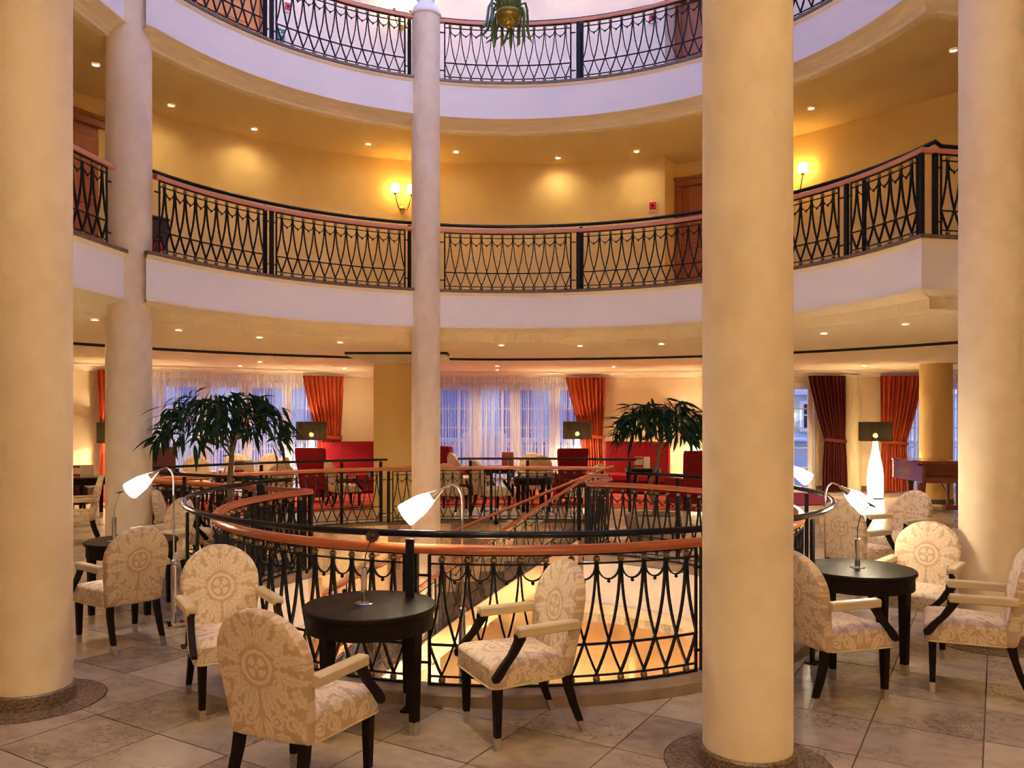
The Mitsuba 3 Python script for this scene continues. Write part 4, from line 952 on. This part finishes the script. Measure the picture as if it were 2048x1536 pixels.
def red_chair(x, y, head, label, m='m_red_fabric', z=0.014):
    K = red_kit(m); k = thing('high_back_chair', label, 'chair', 'tall red chairs', place(x, y, z, head))
    for n_ in ('back', 'seat', 'skirt'): part(k, {'back': 'backrest'}.get(n_, n_), K[n_])
    for s in (-1, 1): part(k, 'armrest', K['arm%d' % s])
    for i in range(4): part(k, 'leg', K['leg%d' % i])
red_chair(-4.22, 18.1, 12, 'tall red chair seen from behind, left of the red bench')
red_chair(1.30, 17.9, -12, 'tall red chair seen from behind, in front of the middle bottle lamp')
red_chair(3.62, 16.7, -28, 'tall red chair tilted to the right, in front of the right bottle lamp')
red_chair(-7.40, 17.8, 128, 'dark maroon tall chair before the left window', 'm_dark_red')
red_chair(-8.75, 16.6, 88, 'dark maroon tall chair at the far left beside the bottle lamp', 'm_dark_red')
red_chair(-1.32, 19.2, 40, 'tall red chair whose corner shows right of the slim column', 'm_red_fabric')
def bench(x, y, head, w, label):
    k = thing('sofa', label, 'sofa', 'red benches by the wall', place(x, y, .0, head))
    part(k, 'backrest', S(bx((0, -.30, .72), (w, .16, 1.10), .03), 'm_red_fabric', 30))
    part(k, 'base', S(bx((0, .02, .18), (w - .04, .58, .26), .02), 'm_red_fabric', 30))
    for i in (-1, 1):
        part(k, 'seat_cushion', S(bx((i * w / 4, .06, .40), (w / 2 - .01, .60, .18), .035), 'm_red_fabric', 30))
        for j in (-1, 1): part(k, 'foot', S(bx((i * (w / 2 - .1), .02 + j * .22, .025), (.05, .05, .05)), 'm_ebony'))
bench(-3.82, 20.25, 180 - 16.5, 1.55, 'red upholstered bench against the wall left of the pier')
bench(3.15, 20.15, 180 + 16, 1.62, 'red upholstered sofa with a high back against the wall behind the small tree')
table(.48, 15.75, 'dark round table beyond the far railing, right of the slim column', r=.40)
table(-.20, 19.0, 'dark round table near the middle window with a brown menu card')
table(-2.62, 17.6, 'dark round table partly hidden by the pier')
table(3.05, 18.5, 'dark round table in front of the red sofa')
table(-5.62, 16.6, 'dark round table in the left lounge beneath the tree with leaves before the window')
table(-8.05, 15.7, 'dark round table at the far left, between the two left columns')
chair(-.32, 15.85, 62, 'cream armchair with its back to the far railing, left of the dark table', 1.04)
chair(-1.12, 15.95, 15, 'cream armchair just right of the slim column, behind the far railing', 1.0)
chair(-.95, 18.5, 62, 'cream armchair with a bright top, left of the table with the brown menu card', 1.08)
chair(.42, 18.55, -160, 'cream armchair facing us, right of the brown menu card', 1.06)
chair(.55, 17.25, 205, 'cream armchair between the dark table and the middle window', 1.06)
chair(1.45, 15.7, -55, 'shaded cream armchair behind the stair handrail', 1.0)
chair(-3.38, 16.75, 58, 'cream armchair seen from behind through the far railing, left of the pier', 1.0)
chair(-6.50, 17.1, 150, 'cream armchair in the left lounge, leftmost of four before the window', 1.06)
chair(-6.05, 18.0, 165, 'cream armchair in the left lounge close to the left window', 1.06)
chair(-5.35, 17.75, 190, 'cream armchair in the left lounge, right of the red and white menu card', 1.08)
chair(-4.98, 16.85, -80, 'cream armchair in the left lounge seen from the side', 1.06)
chair(-4.55, 16.0, -30, 'cream armchair in the left lounge, low behind the far handrail', 1.0)
def menu(x, y, z, head, m, label, w=.17, h=.26):
    k = thing('menu_card', label, 'menu card', 'menu cards on the tables', place(x, y, z, head))
    part(k, 'leaf', S(bx((-w * .45, 0, h / 2), (w * .9, .012, h), .002), m)); part(k, 'leaf', S(bx((w * .35, -.06, h / 2), (w * .9, .012, h), .002).apply_transform(trimesh.transformations.rotation_matrix(.5, (0, 0, 1))), m))
    part(k, 'band', S(bx((-w * .45, -.008, h * .18), (w * .9, .006, h * .22)), 'm_red_plastic')); part(k, 'band', S(bx((-w * .45, -.008, h * .85), (w * .9, .006, h * .16)), 'm_red_plastic'))
menu(-.02, 18.9, .735, 5, 'm_card_brown', 'brown menu card standing on the table by the middle window', .15, .34)
menu(-5.35, 16.5, .735, 0, 'm_card_white', 'red and white menu card standing on the left lounge table', .22, .28)
menu(3.02, 18.35, .735, 0, 'm_card_white', 'red and white menu card on the table before the red sofa', .20, .26)
menu(-8.15, 15.55, .735, 0, 'm_card_white', 'red and white menu card on the far left table', .26, .24)
vase(-5.78, 16.6, .735, [(0, 0, .05), (0, 0, .25), (.01, 0, .36)], 'slim chrome bud vase on the left lounge table', (0, -.2, 1), .07)

# ------------------------------------------------------------------ grand piano
pn = thing('grand_piano', 'polished red brown grand piano with closed lid on the right', 'piano', None, place(8.78, 15.75, 0, 4))
pts = [(-.75, 0), (-.75, 1.25)] + [(-.75 + .33 * (1 - math.cos(t)), 1.25 + .62 * math.sin(t)) for t in np.linspace(.1, math.pi / 2, 8)]
pts += [(-.30 + .22 * math.sin(t), 1.87 - .10 * (1 - math.cos(t))) for t in np.linspace(.1, math.pi / 2, 6)] + [(.05, 1.45), (.25, 1.10), (.48, .86), (.68, .70), (.75, .50), (.75, 0)]
PO = Polygon(pts).buffer(-.02).buffer(.02, 4)
part(pn, 'rim', S(prism(PO.intersection(sbox(-2, .22, 2, 3)), .62, .985), 'm_piano', 30))
part(pn, 'key_bed', S(cat([bx((0, .12, .66), (1.5, .24, .10), .01), bx((-.715, .12, .80), (.07, .24, .30), .012), bx((.715, .12, .80), (.07, .24, .30), .012)]), 'm_piano', 30))
part(pn, 'fallboard', S(bx((0, .20, .86), (1.36, .04, .25), .01), 'm_piano', 30))
part(pn, 'lid', S(prism(PO.buffer(.018), .985, 1.012), 'm_piano', 30)); part(pn, 'lid_flap', S(bx((0, .24, 1.022), (1.50, .44, .018), .006), 'm_piano', 30), label='folded front flap of the lid')
for x, y in ((-.64, .30), (.64, .30), (-.35, 1.55)):
    l = part(pn, 'leg', S(bar([(x, y, .09), (x, y, .30), (x, y, .62)], [.075, .085, .13], [.075, .085, .13]), 'm_piano', 30))
    part(l, 'caster', S(cat([lathe([(0, .0), (.045, .01), (.05, .05), (.03, .09), (0, .09)], 16, (x, y, 0)), bx((x, y, .085), (.085, .085, .02))]), 'm_brass', 30))
part(pn, 'pedal_lyre', S(cat([bx((-.09, .40, .36), (.05, .05, .52), .006), bx((.09, .40, .36), (.05, .05, .52), .006), bx((0, .40, .10), (.34, .16, .09), .01)] + [bx((q, .28, .085), (.035, .18, .012), .004) for q in (-.07, 0, .07)] + [tube([(0, .40, .14), (0, .95, .60)], .008)]), 'm_piano', 30))

# ------------------------------------------------------------------ potted trees
def leaf_mesh(L, W):
    n = 5; t = np.linspace(0, 1, n); w = W * np.array([.15, .85, 1.0, .62, .02]); droop = -.28 * L * t ** 2
    rows = [[(-w[i] / 2, t[i] * L, droop[i] + .12 * w[i]), (0, t[i] * L, droop[i]), (w[i] / 2, t[i] * L, droop[i] + .12 * w[i])] for i in range(n)]
    return grid(np.array(rows))
LF = [S(leaf_mesh(L, W), 'm_leaf', True) for L, W in ((.24, .044), (.29, .050), (.20, .038), (.33, .056))]
def tree(x, y, label, trunk, crown, rx, rz, nclus, seed, pot_label, pot):
    r = np.random.default_rng(seed)
    p = thing('planter', pot_label, 'planter', 'stone planters', T().translate([x, y, 0])); R, h = pot
    part(p, 'bowl', S(lathe([(0, 0), (R * .55, 0), (R * .72, .03), (R * .95, h * .55), (R, h * .85), (R * .97, h), (R * .90, h), (R * .88, h * .88), (0, h * .88)], 40), 'm_urn', 40))
    part(p, 'soil', S(lathe([(0, h * .9), (R * .86, h * .885)], 24), 'm_soil', True))
    k = thing('potted_tree', label, 'tree', 'potted trees', T().translate([x, y, 0]))
    tr = np.array([(a, b, c) for a, b, c in trunk])
    part(k, 'trunk', S(tube(tr, np.linspace(.042, .026, len(tr)), 9), 'm_bark', True))
    top = tr[-1]; c = np.array(crown); tips = []
    for i in range(nclus):
        a = 2 * math.pi * (i * .381966) + r.uniform(-.3, .3); q = math.sqrt((i + .5) / nclus)
        ph = q * 1.42
        tips.append(c + np.array([rx * math.sin(ph) * math.cos(a), rx * math.sin(ph) * math.sin(a), rz * math.cos(ph) * r.uniform(.75, 1.05) - .16 * (q > .8) * r.uniform(0, 1)]))
    for i in range(7):
        a = i * .898 + .3; e = c + np.array([rx * .55 * math.cos(a), rx * .55 * math.sin(a), rz * (.35 + .3 * (i % 2))]); s = tr[-1 - i % 2]
        mid = s * .45 + e * .55 + r.uniform(-.07, .07, 3) + np.array([0, 0, .06]); q = np.linspace(0, 1, 7)[:, None]
        b = part(k, 'branch', S(tube((1 - q) ** 2 * s + 2 * q * (1 - q) * mid + q * q * e, np.linspace(.014, .006, 7), 6), 'm_bark', True))
        near = sorted(tips, key=lambda t: np.linalg.norm(t - e))[:7]
        for t in near:
            q5 = np.linspace(0, 1, 5)[:, None]; m5 = (e + t) / 2 + np.array([0, 0, .05])
            part(b, 'twig', S(tube((1 - q5) ** 2 * e + 2 * q5 * (1 - q5) * m5 + q5 * q5 * t, np.linspace(.006, .003, 5), 5), 'm_bark', True))
    for t in tips:
        for j in range(7):
            a = r.uniform(0, 2 * math.pi); outv = t - c; base = math.atan2(outv[1], outv[0]); a = base + r.normal(0, 1.0)
            el = r.uniform(-65, 20)
            pos = t + r.uniform(-.05, .05, 3)
            part(k, 'leaf', LF[int(r.integers(0, 4))], tw=T().translate([x + pos[0], y + pos[1], pos[2]]).rotate([0, 0, 1], math.degrees(a) - 90).rotate([1, 0, 0], el).rotate([0, 1, 0], r.uniform(-40, 40)))
    fill = []
    for j in range(170):
        a = r.uniform(0, 2 * math.pi); q = r.uniform(0, 1) ** .6; zz = r.uniform(.25, 1) * math.sqrt(max(0, 1 - (q * .9) ** 2))
        m = leaf_mesh(r.uniform(.20, .32), r.uniform(.036, .054)); R_ = trimesh.transformations
        m.apply_transform(R_.rotation_matrix(math.radians(r.uniform(-75, 10)), (1, 0, 0))); m.apply_transform(R_.rotation_matrix(a + r.normal(0, .7) - math.pi / 2, (0, 0, 1)))
        m.apply_translation(c + np.array([rx * q * math.cos(a), rx * q * math.sin(a), rz * zz])); fill.append(m)
    part(k, 'inner_leaves', S(cat(fill), 'm_leaf', True), kind='stuff')
    return k
tree(-3.32, 9.70, 'dark leafy potted tree on the left, in front of the left lounge window', [(0, 0, .40), (.01, 0, .8), (.0, .0, 1.15), (.02, .01, 1.40), (.03, .0, 1.58)], (-.06, 0, 1.62), .74, .66, 42, 3, 'round stone planter of the left tree, behind the black rail', (.30, .42))
tree(2.10, 11.70, 'smaller leafy potted tree with a crooked trunk on the right, before the red sofa', [(0, 0, .44), (.02, 0, .62), (-.05, .02, .80), (-.06, .0, .98), (.03, 0, 1.18), (.06, .02, 1.38), (.08, 0, 1.52)], (.05, 0, 1.62), .60, .56, 40, 11, 'large round stone planter of the right tree, behind the well railing', (.42, .50))
